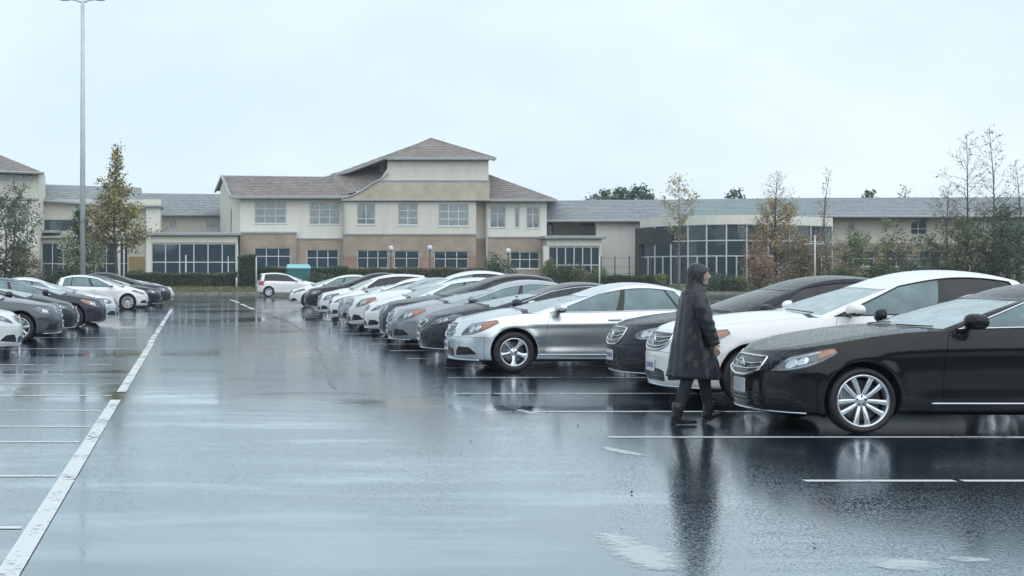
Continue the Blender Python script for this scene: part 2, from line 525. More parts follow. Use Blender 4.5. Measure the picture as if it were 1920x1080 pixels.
def surf_patch(fn, uu, klo, khi, rows=6, off=.004, bulge=0.0, skirt=True, mirror=False):
    """a panel that follows fn between the curves klo and khi over outline coordinates uu"""
    uu = np.asarray(uu, float); n = len(uu)
    rs = np.linspace(0, 1, rows)
    G = np.zeros((rows, n, 3)); e = 1e-3
    for r, t in enumerate(rs):
        k = klo + (khi - klo) * t
        p = fn(k, uu); pu = fn(k, uu + e); pk = fn(k + e, uu)
        nn = np.cross(pu - p, pk - p); nn /= np.maximum(np.linalg.norm(nn, axis=-1, keepdims=True), 1e-12)
        o = off + bulge * math.sin(math.pi * t) * np.sin(np.pi * np.linspace(0, 1, n)) ** .7
        G[r] = p + nn * np.asarray(o)[..., None]
        if skirt and r in (0, rows - 1):
            pass
    if mirror: G[..., 1] *= -1
    V = G.reshape(-1, 3).tolist(); F = []
    for r in range(rows - 1):
        for c in range(n - 1):
            a = r * n + c
            q = (a, a + 1, a + n + 1, a + n)
            F.append(q[::-1] if mirror else q)
    if skirt:
        ring = [c for c in range(n)] + [r * n + n - 1 for r in range(1, rows)] + [(rows - 1) * n + c for c in range(n - 2, -1, -1)] + [r * n for r in range(rows - 2, 0, -1)]
        cen = G.reshape(-1, 3).mean(0)
        b = len(V)
        nv = G[rows // 2, n // 2]; 
        for i in ring:
            p = np.array(V[i])
            dirn = np.array([0.55, .75 * (-1 if mirror else 1), .1]) if uu[0] < 1.2 else np.array([-.3, .9 * (-1 if mirror else 1), 0])
            V.append((p - dirn * (abs(off) + .012)).tolist())
        m = len(ring)
        for i in range(m):
            j = (i + 1) % m
            q = (ring[i], b + i, b + j, ring[j])
            F.append(q[::-1] if not mirror else q)
    return V, F

def surf_line(fn, uu, kv, off=.005):
    uu = np.asarray(uu, float); kv = np.broadcast_to(np.asarray(kv, float), uu.shape)
    e = 1e-3
    p = fn(kv, uu); nn = np.cross(fn(kv, uu + e) - p, fn(kv + e, uu) - p)
    nn /= np.maximum(np.linalg.norm(nn, axis=-1, keepdims=True), 1e-12)
    return p + nn * off

def mir(pts): 
    q = np.array(pts, float).copy(); q[:, 1] *= -1
    return q

WHEEL_CACHE = {}
def wheel_meshes(R, rimr, style):
    key = (R, rimr, style)
    if key in WHEEL_CACHE: return WHEEL_CACHE[key]
    hw = .108
    t = MB()   # axis y, outer face at +y
    prof = [(rimr - .004, -hw * .8), (rimr + .02, -hw), (R - .035, -hw * 1.02), (R - .008, -hw * .86), (R, -hw * .6), (R, -.03), (R - .008, -.026), (R - .008, -.018), (R, -.014), (R, .014), (R - .008, .018), (R - .008, .026), (R, .03), (R, hw * .6), (R - .008, hw * .86), (R - .035, hw * 1.02),
            (R - .05, hw * 1.05), (rimr + .03, hw * 1.03), (rimr + .018, hw * 1.0), (rimr + .010, hw * .93), (rimr - .003, hw * .90)]
    t.lathe(prof, 48, axis='y')
    # tread blocks
    for k in range(48):
        a = 2 * math.pi * k / 48
    tyre = t.mesh('tyre', M_RUBBER, True)
    r = MB()
    r.lathe([(rimr - .03, -hw * .8), (rimr - .032, hw * .55), (rimr - .020, hw * .80), (rimr - .014, hw * .93), (rimr - .004, hw * .96), (rimr + .003, hw * .90)], 48, axis='y')
    ns, wd0, wd1, split = {'ten': (10, .017, .031, 0), 'five': (5, .040, .040, 1), 'seven': (7, .028, .030, 0), 'multi': (12, .012, .016, 0), 'six': (6, .034, .044, 0)}[style]
    if style in ('ten',):
        pairs = [(k // 2) * (2 * math.pi / 5) + (-.235 if k % 2 == 0 else .235) for k in range(10)]
    else:
        pairs = [2 * math.pi * k / ns for k in range(ns)]
    rs = [.045, .085, .14, rimr - .055, rimr - .018]
    for j, a in enumerate(pairs):
        vs = []
        for q, rr in enumerate(rs):
            f = q / (len(rs) - 1)
            w = wd0 + (wd1 - wd0) * f
            if style == 'five': w = .046 - .028 * math.sin(math.pi * min(1, f * 1.05)) + .022 * f
            y1 = .052 + .028 * f ** 1.5 + .012 * math.sin(math.pi * f)
            aa = a
            if style == 'ten': aa = a - (1 if j % 2 == 0 else -1) * .10 * (1 - f)
            ca, sa = math.cos(aa), math.sin(aa)
            for (tw, dy) in ((-1, -.030), (-.93, -.007), (-.55, 0.0), (.55, 0.0), (.93, -.007), (1, -.030)):
                vs.append((rr * ca - tw * w * sa, y1 + dy, rr * sa + tw * w * ca))
        fs = []
        for q in range(len(rs) - 1):
            for i in range(5):
                b = q * 6 + i
                fs.append((b, b + 6, b + 7, b + 1))
        r.add(vs, fs)
    r.lathe([(.072, .015), (.070, .050), (.058, .062), (.034, .060), (.0325, .066), (.015, .070), (.0005, .070)], 20, axis='y')
    rim = r.mesh('rim', M_ALLOY, True)
    b = MB()
    b.lathe([(rimr - .034, -.07), (rimr - .036, -.068)], 32, axis='y')
    b.lathe([(.0005, -.02), (rimr - .03, -.02)][::-1], 32, axis='y')
    bd = b.mesh('wheel_inner', M_LINER, True)
    c = MB()
    c.lathe([(rimr - .06, -.005), (rimr - .058, .008), (.075, .008), (.07, .02), (.0005, .02)], 32, axis='y')
    disc = c.mesh('brake_disc', M_STEEL, True)
    g = MB()
    for k in range(5):
        a = 2 * math.pi * (k + .5) / 5
        g.lathe([(.0105, .045), (.0105, .066), (.007, .070), (.0004, .070)], 8, c=(.050 * math.cos(a), 0, .050 * math.sin(a)), axis='y')
    nuts = g.mesh('lug_nut', M_DARKALLOY, True)
    cp = MB(); cp.bbox(-.045, .045, .0, .03, -.08, .08, .012)
    cal = cp.mesh('brake_caliper', M_REFLECT, False)
    WHEEL_CACHE[key] = (tyre, rim, bd, disc, nuts, cal)
    return WHEEL_CACHE[key]

def make_car(S, paint, name='parked_car', detail=2):
    sh = CarShape(S)
    root = empty(name)
    P = Parts()
    W, R, wb = S['W'], S['R'], S['wb']
    # ---- outline columns
    xF4 = S['xf'] - .004; xc4 = xF4 - S['af']; xq4 = S['xr'] + S['ar']
    def s_of(x): return 1 + (xc4 - x) / (xc4 - xq4)
    gw = .0028 / (xc4 - xq4)
    sp = []
    for x in (S['door0'], S['doorb'], S['door1']):
        u = s_of(x); sp += [u - gw, u + gw]
    nf = 18 if detail > 1 else 12
    ns = int((xc4 - xq4) / (.045 if detail > 1 else .07))
    ub = .80                                    # bumper end line on the nose arc
    cols = list(np.linspace(0, 1, nf)) + list(np.linspace(1, 2, ns)[1:]) + list(np.linspace(2, 3, 12)[1:])
    spx = sp + [ub - .0024, ub + .0024]
    cols = [c for c in cols if min(abs(c - q) for q in spx) > .008] + spx
    U = np.array(sorted(cols))
    kv = list(np.linspace(0, 7, 29 if detail > 1 else 20))
    kgap = [2.45, 2.50, 6.9]; kb = [4.28, 4.33]
    kv = [k for k in kv if min(abs(k - q) for q in kgap + kb) > .09] + kgap + kb
    K = np.array(sorted(kv))
    G = np.zeros((len(K), len(U), 3))
    for i, k in enumerate(K):
        G[i] = sh.body(np.full(len(U), k), U)
    G[:, 0, 1] = 0; G[:, -1, 1] = 0
    NG = grid_normals(G)
    NG[:, 0, 1] = 0; NG[:, -1, 1] = 0
    NG[:, 0] /= np.linalg.norm(NG[:, 0], axis=-1, keepdims=True); NG[:, -1] /= np.linalg.norm(NG[:, -1], axis=-1, keepdims=True)
    # ---- wheel arches
    az = R + .015; Ra = R + .05
    inside = np.zeros(G.shape[:2], int)
    for a, ax in enumerate((0.0, -wb)):
        r = np.hypot(G[..., 0] - ax, G[..., 2] - az)
        inside[(r < Ra)] = a + 1
    alive = np.zeros((len(K) - 1, len(U) - 1), bool)
    for i in range(len(K) - 1):
        for j in range(len(U) - 1):
            q = inside[i:i+2, j:j+2]
            alive[i, j] = not (q > 0).all()
    rims = {1: [], 2: []}
    for i in range(len(K)):
        for j in range(len(U)):
            if inside[i, j]:
                nb = alive[max(i-1, 0):i+1, max(j-1, 0):j+1]
                if nb.any():
                    ax = 0.0 if inside[i, j] == 1 else -wb
                    dx, dz = G[i, j, 0] - ax, G[i, j, 2] - az
                    l = math.hypot(dx, dz) or 1
                    G[i, j, 0] = ax + dx / l * Ra; G[i, j, 2] = az + dz / l * Ra
                    if K[i] > .8:
                        rims[inside[i, j]].append((math.atan2(dz, dx), tuple(G[i, j])))
    # ---- flank cells by part
    ud0, udb, ud1 = s_of(S['door0']), s_of(S['doorb']), s_of(S['door1'])
    cells = {}
    for i in range(len(K) - 1):
        km = (K[i] + K[i+1]) / 2
        for j in range(len(U) - 1):
            if not alive[i, j]: continue
            um = (U[j] + U[j+1]) / 2
            nm = 'body'
            ing = min(abs(um - q) for q in (ud0, udb, ud1)) < gw * .9
            if 2.45 < km < 2.5 and ud0 - gw < um < ud1 + gw: nm = 'gap'
            elif km > 2.5 and ing: nm = 'gap'
            elif km > 2.5 and ud0 < um < udb: nm = 'door_f'
            elif km > 2.5 and udb < um < ud1: nm = 'door_r'
            elif um < ub - .0024 and km < 4.28: nm = 'bumper'
            elif um < ub + .0024 and 4.28 < km < 4.33: nm = 'gap'
            elif ub - .0024 < um < ub + .0024 and km < 4.3: nm = 'gap'
            elif um > 2.35 and km < 4.28: nm = 'rear_bumper'
            cells.setdefault(nm, []).append(((i, j), (i, j+1), (i+1, j+1), (i+1, j)))
    Gm, NGm = G.copy(), NG.copy()
    Gm[..., 1] *= -1; NGm[..., 1] *= -1
    fl = lambda L: [q[::-1] for q in L]
    for nm, L in cells.items():
        if nm == 'gap':
            Gi = G - NG * .012; Gj = Gi.copy(); Gj[..., 1] *= -1
            P.addcells('gap', Gi, NG, L); P.addcells('gap', Gj, NGm, fl(L))
        elif nm.startswith('door'):
            P.addcells(nm + '+', G, NG, L); P.addcells(nm + '-', Gm, NGm, fl(L))
        else:
            P.addcells(nm, G, NG, L); P.addcells(nm, Gm, NGm, fl(L))
    # ---- deck (bonnet, boot) and floor
    top = G[-1]
    fs = np.array([1, .985, .968, .958, .92, .84, .74, .62, .48, .33, .17, 0.0])
    D = np.zeros((len(fs), len(U), 3))
    for i, f in enumerate(fs):
        y = top[:, 1] * f
        D[i, :, 0] = top[:, 0]; D[i, :, 1] = y
        D[i, :, 2] = sh.deckz(top[:, 0], y, top[:, 1])
        br = S.get('hoodcrease', .012) * np.exp(-((f - .74) / .09) ** 2) * (top[:, 0] > S['cowl'] - .3)   # bonnet crease
        D[i, :, 2] += br * np.clip(top[:, 1] / (.6 * W), 0, 1)
    D[0] = top
    ND = grid_normals(D)
    ND[ND[..., 2] < 0] *= -1
    bad = np.linalg.norm(ND, axis=-1) < .5
    ND[bad] = (0, 0, 1)
    ND[0] = ND[0] * .5 + NG[-1] * .5; ND[0] /= np.maximum(np.linalg.norm(ND[0], axis=-1, keepdims=True), 1e-6)
    ND[-1, :, 1] = 0
    dc = {}
    for i in range(len(fs) - 1):
        fm = (fs[i] + fs[i+1]) / 2
        for j in range(len(U) - 1):
            x = (top[j, 0] + top[j+1, 0]) / 2
            um = (U[j] + U[j+1]) / 2
            y = fm * (top[j, 1] + top[j+1, 1]) / 2
            if x < S['cowl'] - S['baf'] + .08 and x > S['rearbase'] + .30 and fm < .90: continue
            if x < S['cowl'] - .05 and x > S['rearbase'] + .05 and y < W * .60: continue
            nm = 'body'
            if x > S['cowl'] - .02:
                nm = 'hood' if fm < .958 else ('gap2' if fm < .968 else 'body')
            elif x > S['cowl'] - S['baf'] + .08 and fm < .958: nm = 'cowl'
            elif x < S['rearbase'] + .02:
                nm = 'trunk' if fm < .958 else ('gap2' if fm < .968 else 'body')
            dc.setdefault(nm, []).append(((i, j), (i, j+1), (i+1, j+1), (i+1, j)))
    Dm, NDm = D.copy(), ND.copy(); Dm[..., 1] *= -1; NDm[..., 1] *= -1
    for nm, L in dc.items():
        if nm == 'gap2':
            Gi = D - ND * .012; Gj = Gi.copy(); Gj[..., 1] *= -1
            P.addcells('gap', Gi, ND, L); P.addcells('gap', Gj, NDm, fl(L))
        else:
            P.addcells(nm, D, ND, L); P.addcells(nm, Dm, NDm, fl(L))
    bot = G[0]
    Fl = np.stack([bot * [1, 1, 1], bot * [1, 0, 1]])
    NF = np.zeros_like(Fl); NF[..., 2] = -1
    L = [((0, j), (1, j), (1, j+1), (0, j+1)) for j in range(len(U) - 1)]
    Fm = Fl.copy(); Fm[..., 1] *= -1
    P.addcells('floor', Fl, NF, L); P.addcells('floor', Fm, NF, fl(L))
    # ---- wheel arch liners
    for a, ax in ((1, 0.0), (2, -wb)):
        pts = sorted(rims[a], key=lambda q: q[0] if q[0] > -math.pi / 2 else q[0] + 2 * math.pi)
        pts = [p for _, p in pts]
        if len(pts) < 4: continue
        for sg in (1, -1):
            v, f = [], []
            for p in pts:
                v += [(p[0], sg * p[1], p[2]), (p[0], sg * (p[1] - .035), p[2]), (ax + (p[0]-ax)*1.06, sg * (p[1] - .05), az + (p[2]-az)*1.06), (ax + (p[0]-ax)*1.06, sg * .50, az + (p[2]-az)*1.06)]
            n = len(pts)
            for i in range(n - 1):
                for c in range(3):
                    f.append((i*4+c, i*4+c+1, i*4+c+5, i*4+c+4))
            v.append((ax, sg * .50, az)); 
            for i in range(n - 1): f.append((i*4+3, len(v)-1, i*4+7))
            lm = MB(); lm.add(v, f); lm.build('wheel_arch', M_LINER, root, smooth=True)
    # ---- greenhouse
    uw = .74                                   # half angle of the windscreen on the front arc
    ur = 2 + (1 - .72)
    def gs(x):                                 # flank coordinate of an x at mid glass height
        lo, hi = 1.0, 2.0
        for _ in range(30):
            m = (lo + hi) / 2
            if sh.green(np.array([.5]), np.array([m]))[0, 0] > x: lo = m
            else: hi = m
        return lo
    ubp = gs(S['bpil']); uc1 = 1.97 if not S['quarter'] else 1.86
    w0, w1 = 1.012, 1.975
    bw = .026
    marks = [uw, w0, ubp - bw, ubp + bw, w1, ur]
    if S['quarter']:
        uq = gs(S['door1'] + .10); marks += [uq - .010, uq + .010]
    cols = list(np.linspace(0, 1, 14)) + list(np.linspace(1, 2, 30)[1:]) + list(np.linspace(2, 3, 12)[1:])
    cols = [c for c in cols if min(abs(c - q) for q in marks) > .012] + marks
    GU = np.array(sorted(cols))
    vlo, vhi = S['belt0'], .90
    GV = np.array(sorted(list(np.linspace(vlo, vhi, 7)) + [0, .95, 1.0]))
    Q = np.zeros((len(GV), len(GU), 3))
    for i, v in enumerate(GV): Q[i] = sh.green(np.full(len(GU), v), GU)
    NQ = grid_normals(Q); NQ[:, 0, 1] = 0; NQ[:, -1, 1] = 0
    gc = {}
    for i in range(len(GV) - 1):
        vm = (GV[i] + GV[i+1]) / 2
        for j in range(len(GU) - 1):
            um = (GU[j] + GU[j+1]) / 2
            nm = 'roof'
            inv = vlo < vm < vhi
            if inv:
                if um < uw: nm = 'screen'
                elif w0 < um < ubp - bw: nm = 'win_f'
                elif ubp - bw < um < ubp + bw: nm = 'pillar'
                elif ubp + bw < um < w1:
                    nm = 'win_r'
                    if S['quarter']:
                        if um > uq + .010: nm = 'win_q'
                        elif um > uq - .010: nm = 'qpillar'
                elif um > ur: nm = 'rear_screen'
            gc.setdefault(nm, []).append(((i, j), (i, j+1), (i+1, j+1), (i+1, j)))
    Qm, NQm = Q.copy(), NQ.copy(); Qm[..., 1] *= -1; NQm[..., 1] *= -1
    for nm, L in gc.items():
        off = {'screen': -.003, 'rear_screen': -.003, 'roof': 0, 'pillar': -.002, 'qpillar': -.002}.get(nm, -.005)
        A, B = Q + NQ * off, Qm + NQm * off
        if nm.startswith('win_') or nm.endswith('pillar'):
            P.addcells(nm + '+', A, NQ, L); P.addcells(nm + '-', B, NQm, fl(L))
        else:
            P.addcells(nm, A, NQ, L); P.addcells(nm, B, NQm, fl(L))
    # roof skin
    rf = np.array([1, .97, .9, .78, .62, .45, .25, 0])
    rt = Q[-1]
    RR = np.zeros((len(rf), len(GU), 3))
    for i, f in enumerate(rf):
        RR[i, :, 0] = rt[:, 0]; RR[i, :, 1] = rt[:, 1] * f
        RR[i, :, 2] = sh.roofz(rt[:, 0], rt[:, 1] * f)
    NR = grid_normals(RR); NR[NR[..., 2] < 0] *= -1
    NR[np.linalg.norm(NR, axis=-1) < .5] = (0, 0, 1)
    NR[0] = NR[0] * .6 + NQ[-1] * .4; NR[0] /= np.linalg.norm(NR[0], axis=-1, keepdims=True); NR[-1, :, 1] = 0
    L = [((i, j), (i, j+1), (i+1, j+1), (i+1, j)) for i in range(len(rf) - 1) for j in range(len(GU) - 1)]
    RM, NRM = RR.copy(), NR.copy(); RM[..., 1] *= -1; NRM[..., 1] *= -1
    P.addcells('roof', RR, NR, L); P.addcells('roof', RM, NRM, fl(L))
    # ---- objects
    P.build('body', 'body', paint, root)
    P.build('bumper', 'front_bumper', paint, root)
    P.build('rear_bumper', 'rear_bumper', paint, root)
    P.build('hood', 'bonnet', paint, root)
    P.build('trunk', 'boot_lid', paint, root)
    P.build('roof', 'roof', S.get('roofmat') or paint, root)
    P.build('cowl', 'cowl_panel', M_BLACK, root)
    P.build('gap', 'panel_gap', M_LINER, root)
    P.build('floor', 'underbody', M_LINER, root)
    P.build('screen', 'windscreen', S.get('screenmat', M_SCREEN), root)
    P.build('rear_screen', 'rear_window', M_GLASSDARK, root)
    for sg in ('+', '-'):
        d1 = P.build('door_f' + sg, 'door', paint, root); d2 = P.build('door_r' + sg, 'door', paint, root)
        P.build('win_f' + sg, 'side_window', S.get('glassf', M_GLASS), root)
        P.build('win_r' + sg, 'side_window', M_GLASSDARK if S['glassrear'] == 'dark' else M_GLASS, root)
        if S['quarter']: P.build('win_q' + sg, 'quarter_window', M_GLASSDARK if S['glassrear'] == 'dark' else M_GLASS, root)
        P.build('pillar' + sg, 'window_pillar', M_GLOSSBLACK, root); P.build('qpillar' + sg, 'window_pillar', M_GLOSSBLACK, root)
        m = sg == '-'
        f = mir if m else (lambda q: q)
        # window surround
        uu = np.concatenate([np.full(9, w0), np.linspace(w0, w1, 30)[1:-1], np.full(9, w1)])
        vv = np.concatenate([np.linspace(vlo, vhi, 9), np.full(28, vhi), np.linspace(vhi, vlo, 9)])
        b = MB(); b.tube(f(surf_line(sh.green, uu, vv, .001)), .009, 6)
        b.build('window_trim', M_CHROME if S['chrome'] else M_GLOSSBLACK, root, smooth=True)
        b = MB(); b.tube(f(surf_line(sh.green, np.linspace(w0 - .01, w1, 30), np.full(30, vlo), .002)), .009, 6)
        b.build('belt_trim', M_CHROME if S['chrome'] else M_GLOSSBLACK, root, smooth=True)
        # door handles on a shallow dish
        for dr, xh in ((d1, S['doorb'] + .17), (d2, S['door1'] + .20)):
            if dr is None: continue
            u = s_of(xh)
            hu = np.linspace(u - .034, u + .034, 8)
            pts = surf_line(sh.body, hu, np.full(8, 5.92), .0)
            nn = surf_line(sh.body, hu, np.full(8, 5.92), 1.0) - pts
            pts = pts + nn * (np.array([.004, .022, .028, .030, .030, .028, .022, .004]))[:, None]
            b = MB(); b.tube(f(pts), [.008, .012, .013, .013, .013, .013, .012, .008], 8)
            b.build('handle', S.get('handlemat') or paint, dr, smooth=True)
        # mirror
        mz = sh.deckz(np.array([S['cowl'] - .5]), np.array([W * .9]), np.array([W * .925]))[0]
        mxx = S['cowl'] + S.get('mirx', -.50); sgn = -1 if m else 1
        mb = MB(); nu, nv = 16, 10; vs, fsx = [], []
        for j in range(nv + 1):
            t = math.pi * j / nv
            for i in range(nu):
                a = 2 * math.pi * i / nu
                ex = lambda c, p: math.copysign(abs(c) ** p, c)
                X = ex(math.sin(t), .8) * ex(math.cos(a), .75); Y = ex(math.cos(t), .8); Zz = ex(math.sin(t), .8) * ex(math.sin(a), .8)
                ms = S.get('mirs', 1.28); X = X * .085 if X > 0 else X * .035
                X -= .045 * Y * .6 * 1 + .0
                vs.append((mxx + X * ms, sgn * (W + .085 + Y * .115), mz + .088 + Zz * (.072 - .012 * Y) * (ms * .5 + .5)))
        for j in range(nv):
            for i in range(nu):
                k = (i + 1) % nu
                q = (j * nu + i, j * nu + k, (j + 1) * nu + k, (j + 1) * nu + i)
                fsx.append(q if not m else q[::-1])
        mo = MB(); mo.add(vs, fsx)
        zc = [sum(vs[i][2] for i in q) / 4 for q in fsx]
        mo.m = [1 if z < mz + .05 else 0 for z in zc]
        mir_o = mo.build('mirror', [S.get('mirmat') or paint, M_GLOSSBLACK], root, smooth=True)
        b = MB(); b.tube([(mxx + .02, sgn * (W * .88), mz + .01), (mxx + .01, sgn * (W * .95), mz + .035), (mxx, sgn * (W + .05), mz + .055)], [.035, .028, .025], 8)
        b.build('mirror_arm', M_GLOSSBLACK, mir_o, smooth=True)
        # lamps
        n = 22
        t = np.linspace(0, 1, n)
        if S['hl'] == 'swept':
            u0, u1 = S.get('hlu', (.40, .93))
            uu = u0 + (u1 - u0) * t
            klo = 4.55 + .18 * t + 1.25 * t ** 2.2 ; khi = 6.15 + .55 * t - .25 * t ** 3
            khi = klo + (khi - klo) * np.clip(np.minimum((t + .02) / .22, (1.0 - t) / .10 + .03), 0, 1) ** .6
        elif S['hl'] == 'oval':
            uu = .42 + .46 * t
            c = 5.55 + .35 * t; hgt = .78 * np.sqrt(np.clip(1 - (2 * t - 1) ** 2, .0, 1)) ** 1.0
            klo, khi = c - hgt, c + hgt * .8
        else:   # slim
            uu = .36 + .56 * t
            klo = 5.05 + .95 * t; khi = klo + 1.0 * np.clip(np.minimum((t + .03) / .25, (1.0 - t) / .3 + .03), 0, 1) ** .6
        V, Fc = surf_patch(sh.body, uu, klo, khi, 6, .002, 0, True, m)
        hb = MB(); hb.add(V, Fc); hl = hb.build('headlight', M_HOUSING, root, smooth=False)
        if detail > 1:
            b = MB()
            for (tt, rr) in ((.30, .30), (.52, .26)):
                i = int(tt * (n - 1)); kk = (klo[i] + khi[i]) / 2
                hk = (khi[i] - klo[i]) * rr
                a0 = np.linspace(0, 2 * math.pi, 13)[:-1]
                ring = surf_line(sh.body, uu[i] + .062 * rr / .3 * np.cos(a0), kk + hk * np.sin(a0), .006)
                ring2 = surf_line(sh.body, uu[i] + .035 * rr / .3 * np.cos(a0), kk + hk * .6 * np.sin(a0), .012)
                cc = surf_line(sh.body, np.array([uu[i]]), np.array([kk]), .004)
                ring, ring2, cc = f(ring), f(ring2), f(cc)
                vs = list(map(tuple, ring)) + list(map(tuple, ring2)) + [tuple(cc[0])]
                fq = [(q, (q+1) % 12, 12 + (q+1) % 12, 12 + q) for q in range(12)] + [(12 + q, 12 + (q+1) % 12, 24) for q in range(12)]
                b.add(vs, fq)
            lo = klo + (khi - klo) * .06; hi = klo + (khi - klo) * .20
            V, Fc = surf_patch(sh.body, uu[2:-5], lo[2:-5], hi[2:-5], 3, .007, 0, True, m); b.add(V, Fc)
            lo = klo + (khi - klo) * .78; hi = klo + (khi - klo) * .93
            V, Fc = surf_patch(sh.body, uu[3:-5], lo[3:-5], hi[3:-5], 3, .007, 0, True, m); b.add(V, Fc)
            b.build('lamp_reflector', M_REFLECT, hl, smooth=True)
        if S['marker']:
            i0 = int(n * S.get('mark0', .62))
            lo = klo + (khi - klo) * S.get('marklo', .10); hi = klo + (khi - klo) * .93
            V, Fc = surf_patch(sh.body, uu[i0:n-1], lo[i0:n-1], hi[i0:n-1], 4, .008, .0, True, m)
            b = MB(); b.add(V, Fc); b.build('marker_lamp', M_ORANGE, hl, smooth=False)
        V, Fc = surf_patch(sh.body, uu, klo, khi, 7, .013, .012, True, m)
        b = MB(); b.add(V, Fc); b.build('lamp_lens', M_LENS, hl, smooth=True)
        # tail lamps
        t = np.linspace(0, 1, 12); uu = 2.12 + .52 * t
        klo = 5.2 + .0 * t; khi = 6.7 - .2 * t
        if S.get('tallrear'): khi = 6.95 + 0 * t; klo = 4.8 + 0 * t
        V, Fc = surf_patch(sh.body, uu, klo, khi, 5, .008, .01, True, m)
        b = MB(); b.add(V, Fc); b.build('tail_light', M_RED, root, smooth=True)
        # side intake / fog lamp recess
        t = np.linspace(0, 1, 14)
        uu = .30 + .38 * t; klo = 1.75 + .35 * t; khi = klo + (1.25 - .35 * t) * np.clip(np.minimum((t + .05) / .2, (1.02 - t) / .35), 0, 1) ** .7
        V, Fc = surf_patch(sh.body, uu, klo, khi, 4, .003, 0, True, m)
        b = MB(); b.add(V, Fc)
        fo = b.build('fog_lamp_recess', M_GLOSSBLACK, root, smooth=False)
        b = MB()
        for q in (.35, .7):
            b.tube(f(surf_line(sh.body, uu[2:-3], (klo + (khi - klo) * q)[2:-3], .010)), .007, 5)
        b.build('intake_bar', M_BLACK, fo, smooth=True)
        # sill strip
        us = np.linspace(s_of(S['door0']) - .03, s_of(S['door1']) + .03, 24)
        b = MB(); b.tube(f(surf_line(sh.body, us, np.full(24, 2.30), .004)), .011, 6)
        b.build('sill_trim', M_CHROME if S.get('sillchrome') else M_BLACK, root, smooth=True)
    # ---- nose
    t = np.linspace(-1, 1, 25); gw_ = S.get('grillew', .25)
    uu = gw_ * t
    top_k = S.get('grilletop', 6.55)
    khi = top_k - .10 * t ** 2
    klo = S.get('grillebot', 4.15) + .9 * np.abs(t) ** 3
    hlf = lambda q: q
    def bodys(k, u): return sh.body(np.asarray(k), np.asarray(u))
    V, Fc = surf_patch(bodys, uu, klo, khi, 6, .003, 0, False)
    b = MB(); b.add(V, Fc); gr = b.build('grille', M_GLOSSBLACK, root, smooth=False)
    b = MB()
    loop_u = np.concatenate([uu, uu[::-1]]); loop_k = np.concatenate([klo, khi[::-1]])
    b.tube(surf_line(bodys, loop_u, loop_k, .008), S.get('framew', .013), 6, closed=True)
    b.build('grille_frame', M_CHROME, gr, smooth=True)
    nb = S.get('bars', 4)
    if detail > 1:
        for q in range(nb):
            f_ = (q + 1) / (nb + 1)
            b = MB(); b.tube(surf_line(bodys, uu[1:-1], (klo + (khi - klo) * f_)[1:-1], .010), .008, 6)
            b.build('grille_bar', M_CHROME if S['grille'] == 'bars' else M_BLACK, gr, smooth=True)
        # emblem: upright ring with a spear, as on the nose of the cars in the photograph
        cz = sh.body(np.array([(klo[12] * .45 + khi[12] * .55)]), np.array([0.0]))[0]
        rr = .075; aa = np.linspace(0, 2 * math.pi, 21)[:-1]
        b = MB()
        b.tube([(cz[0] + .022, rr * .85 * math.cos(q), cz[2] + rr * math.sin(q)) for q in aa], .009, 6, closed=True)
        b.tube([(cz[0] + .024, -.028, cz[2] + rr * .7), (cz[0] + .026, 0, cz[2] - rr * .85), (cz[0] + .024, .028, cz[2] + rr * .7)], .008, 6)
        b.build('emblem', M_CHROME, gr, smooth=True)
    # lower intake between the fog lamps
    t = np.linspace(-1, 1, 15)
    V, Fc = surf_patch(bodys, .24 * t, 1.6 + 0 * t, 2.75 - .25 * t ** 4, 4, .003, 0, False)
    b = MB(); b.add(V, Fc); li = b.build('lower_intake', M_GLOSSBLACK, root)
    b = MB()
    for q in (1.9, 2.2, 2.5):
        b.tube(surf_line(bodys, .22 * t, np.full(15, q), .008), .007, 5)
    b.build('intake_bar', M_BLACK, li, smooth=True)
    # chin strip
    b = MB(); uu = np.linspace(-.70, .70, 41)
    b.tube(surf_line(bodys, uu, np.full(41, 1.15), .006), .010, 6)
    b.build('chin_strip', M_CHROME if S.get('chin', True) else M_BLACK, root, smooth=True)
    # plate
    pz = sh.body(np.array([2.95]), np.array([0.0]))[0]
    b = MB(); b.bbox(pz[0] + .004, pz[0] + .018, -.155, .155, pz[2] - .078, pz[2] + .078, .004)
    pl = b.build('number_plate', M_PLATE, root)
    if S.get('plate_ink', True):
        b = MB()
        for q in range(6):
            y = -.115 + q * .046
            b.box(pz[0] + .018, pz[0] + .0195, y - .014, y + .014, pz[2] - .030, pz[2] + .034)
        b.build('plate_print', M_PLATEINK, pl)
    pr = sh.body(np.array([4.6]), np.array([3.0]))[0]
    b = MB(); b.bbox(pr[0] - .018, pr[0] - .004, -.155, .155, pr[2] - .078, pr[2] + .078, .004); b.build('number_plate', M_PLATE, root)
    # wipers
    b = MB()
    for (u0, u1) in ((-.55, -.05), (.02, .5)):
        uu = np.linspace(u0, u1, 10)
        b.tube(surf_line(sh.green, uu, .02 + .05 * np.linspace(0, 1, 10), .012), .007, 5)
    b.build('wiper', M_BLACK, root, smooth=True)
    # roof aerial fin
    if S.get('rails'):
        for sg in (1, -1):
            b = MB(); xs = np.linspace(S['hfront'] - .25, S['hrear'] + .05, 14)
            pts = [(x, sg * W * S.get('roofw', .665) * .93, S['roof'] - .025 - (.05 if i in (0, 13) else 0.0) - .04 * abs((i - 6.5) / 6.5) ** 3) for i, x in enumerate(xs)]
            b.tube(pts, .014, 6); b.build('roof_rail', M_CHROME if S['chrome'] else M_BLACK, root, smooth=True)
    # interior
    zb = sh.zf[7](np.array([S['bpil']]))[0]
    x0 = S['cowl']; ws = W * .9
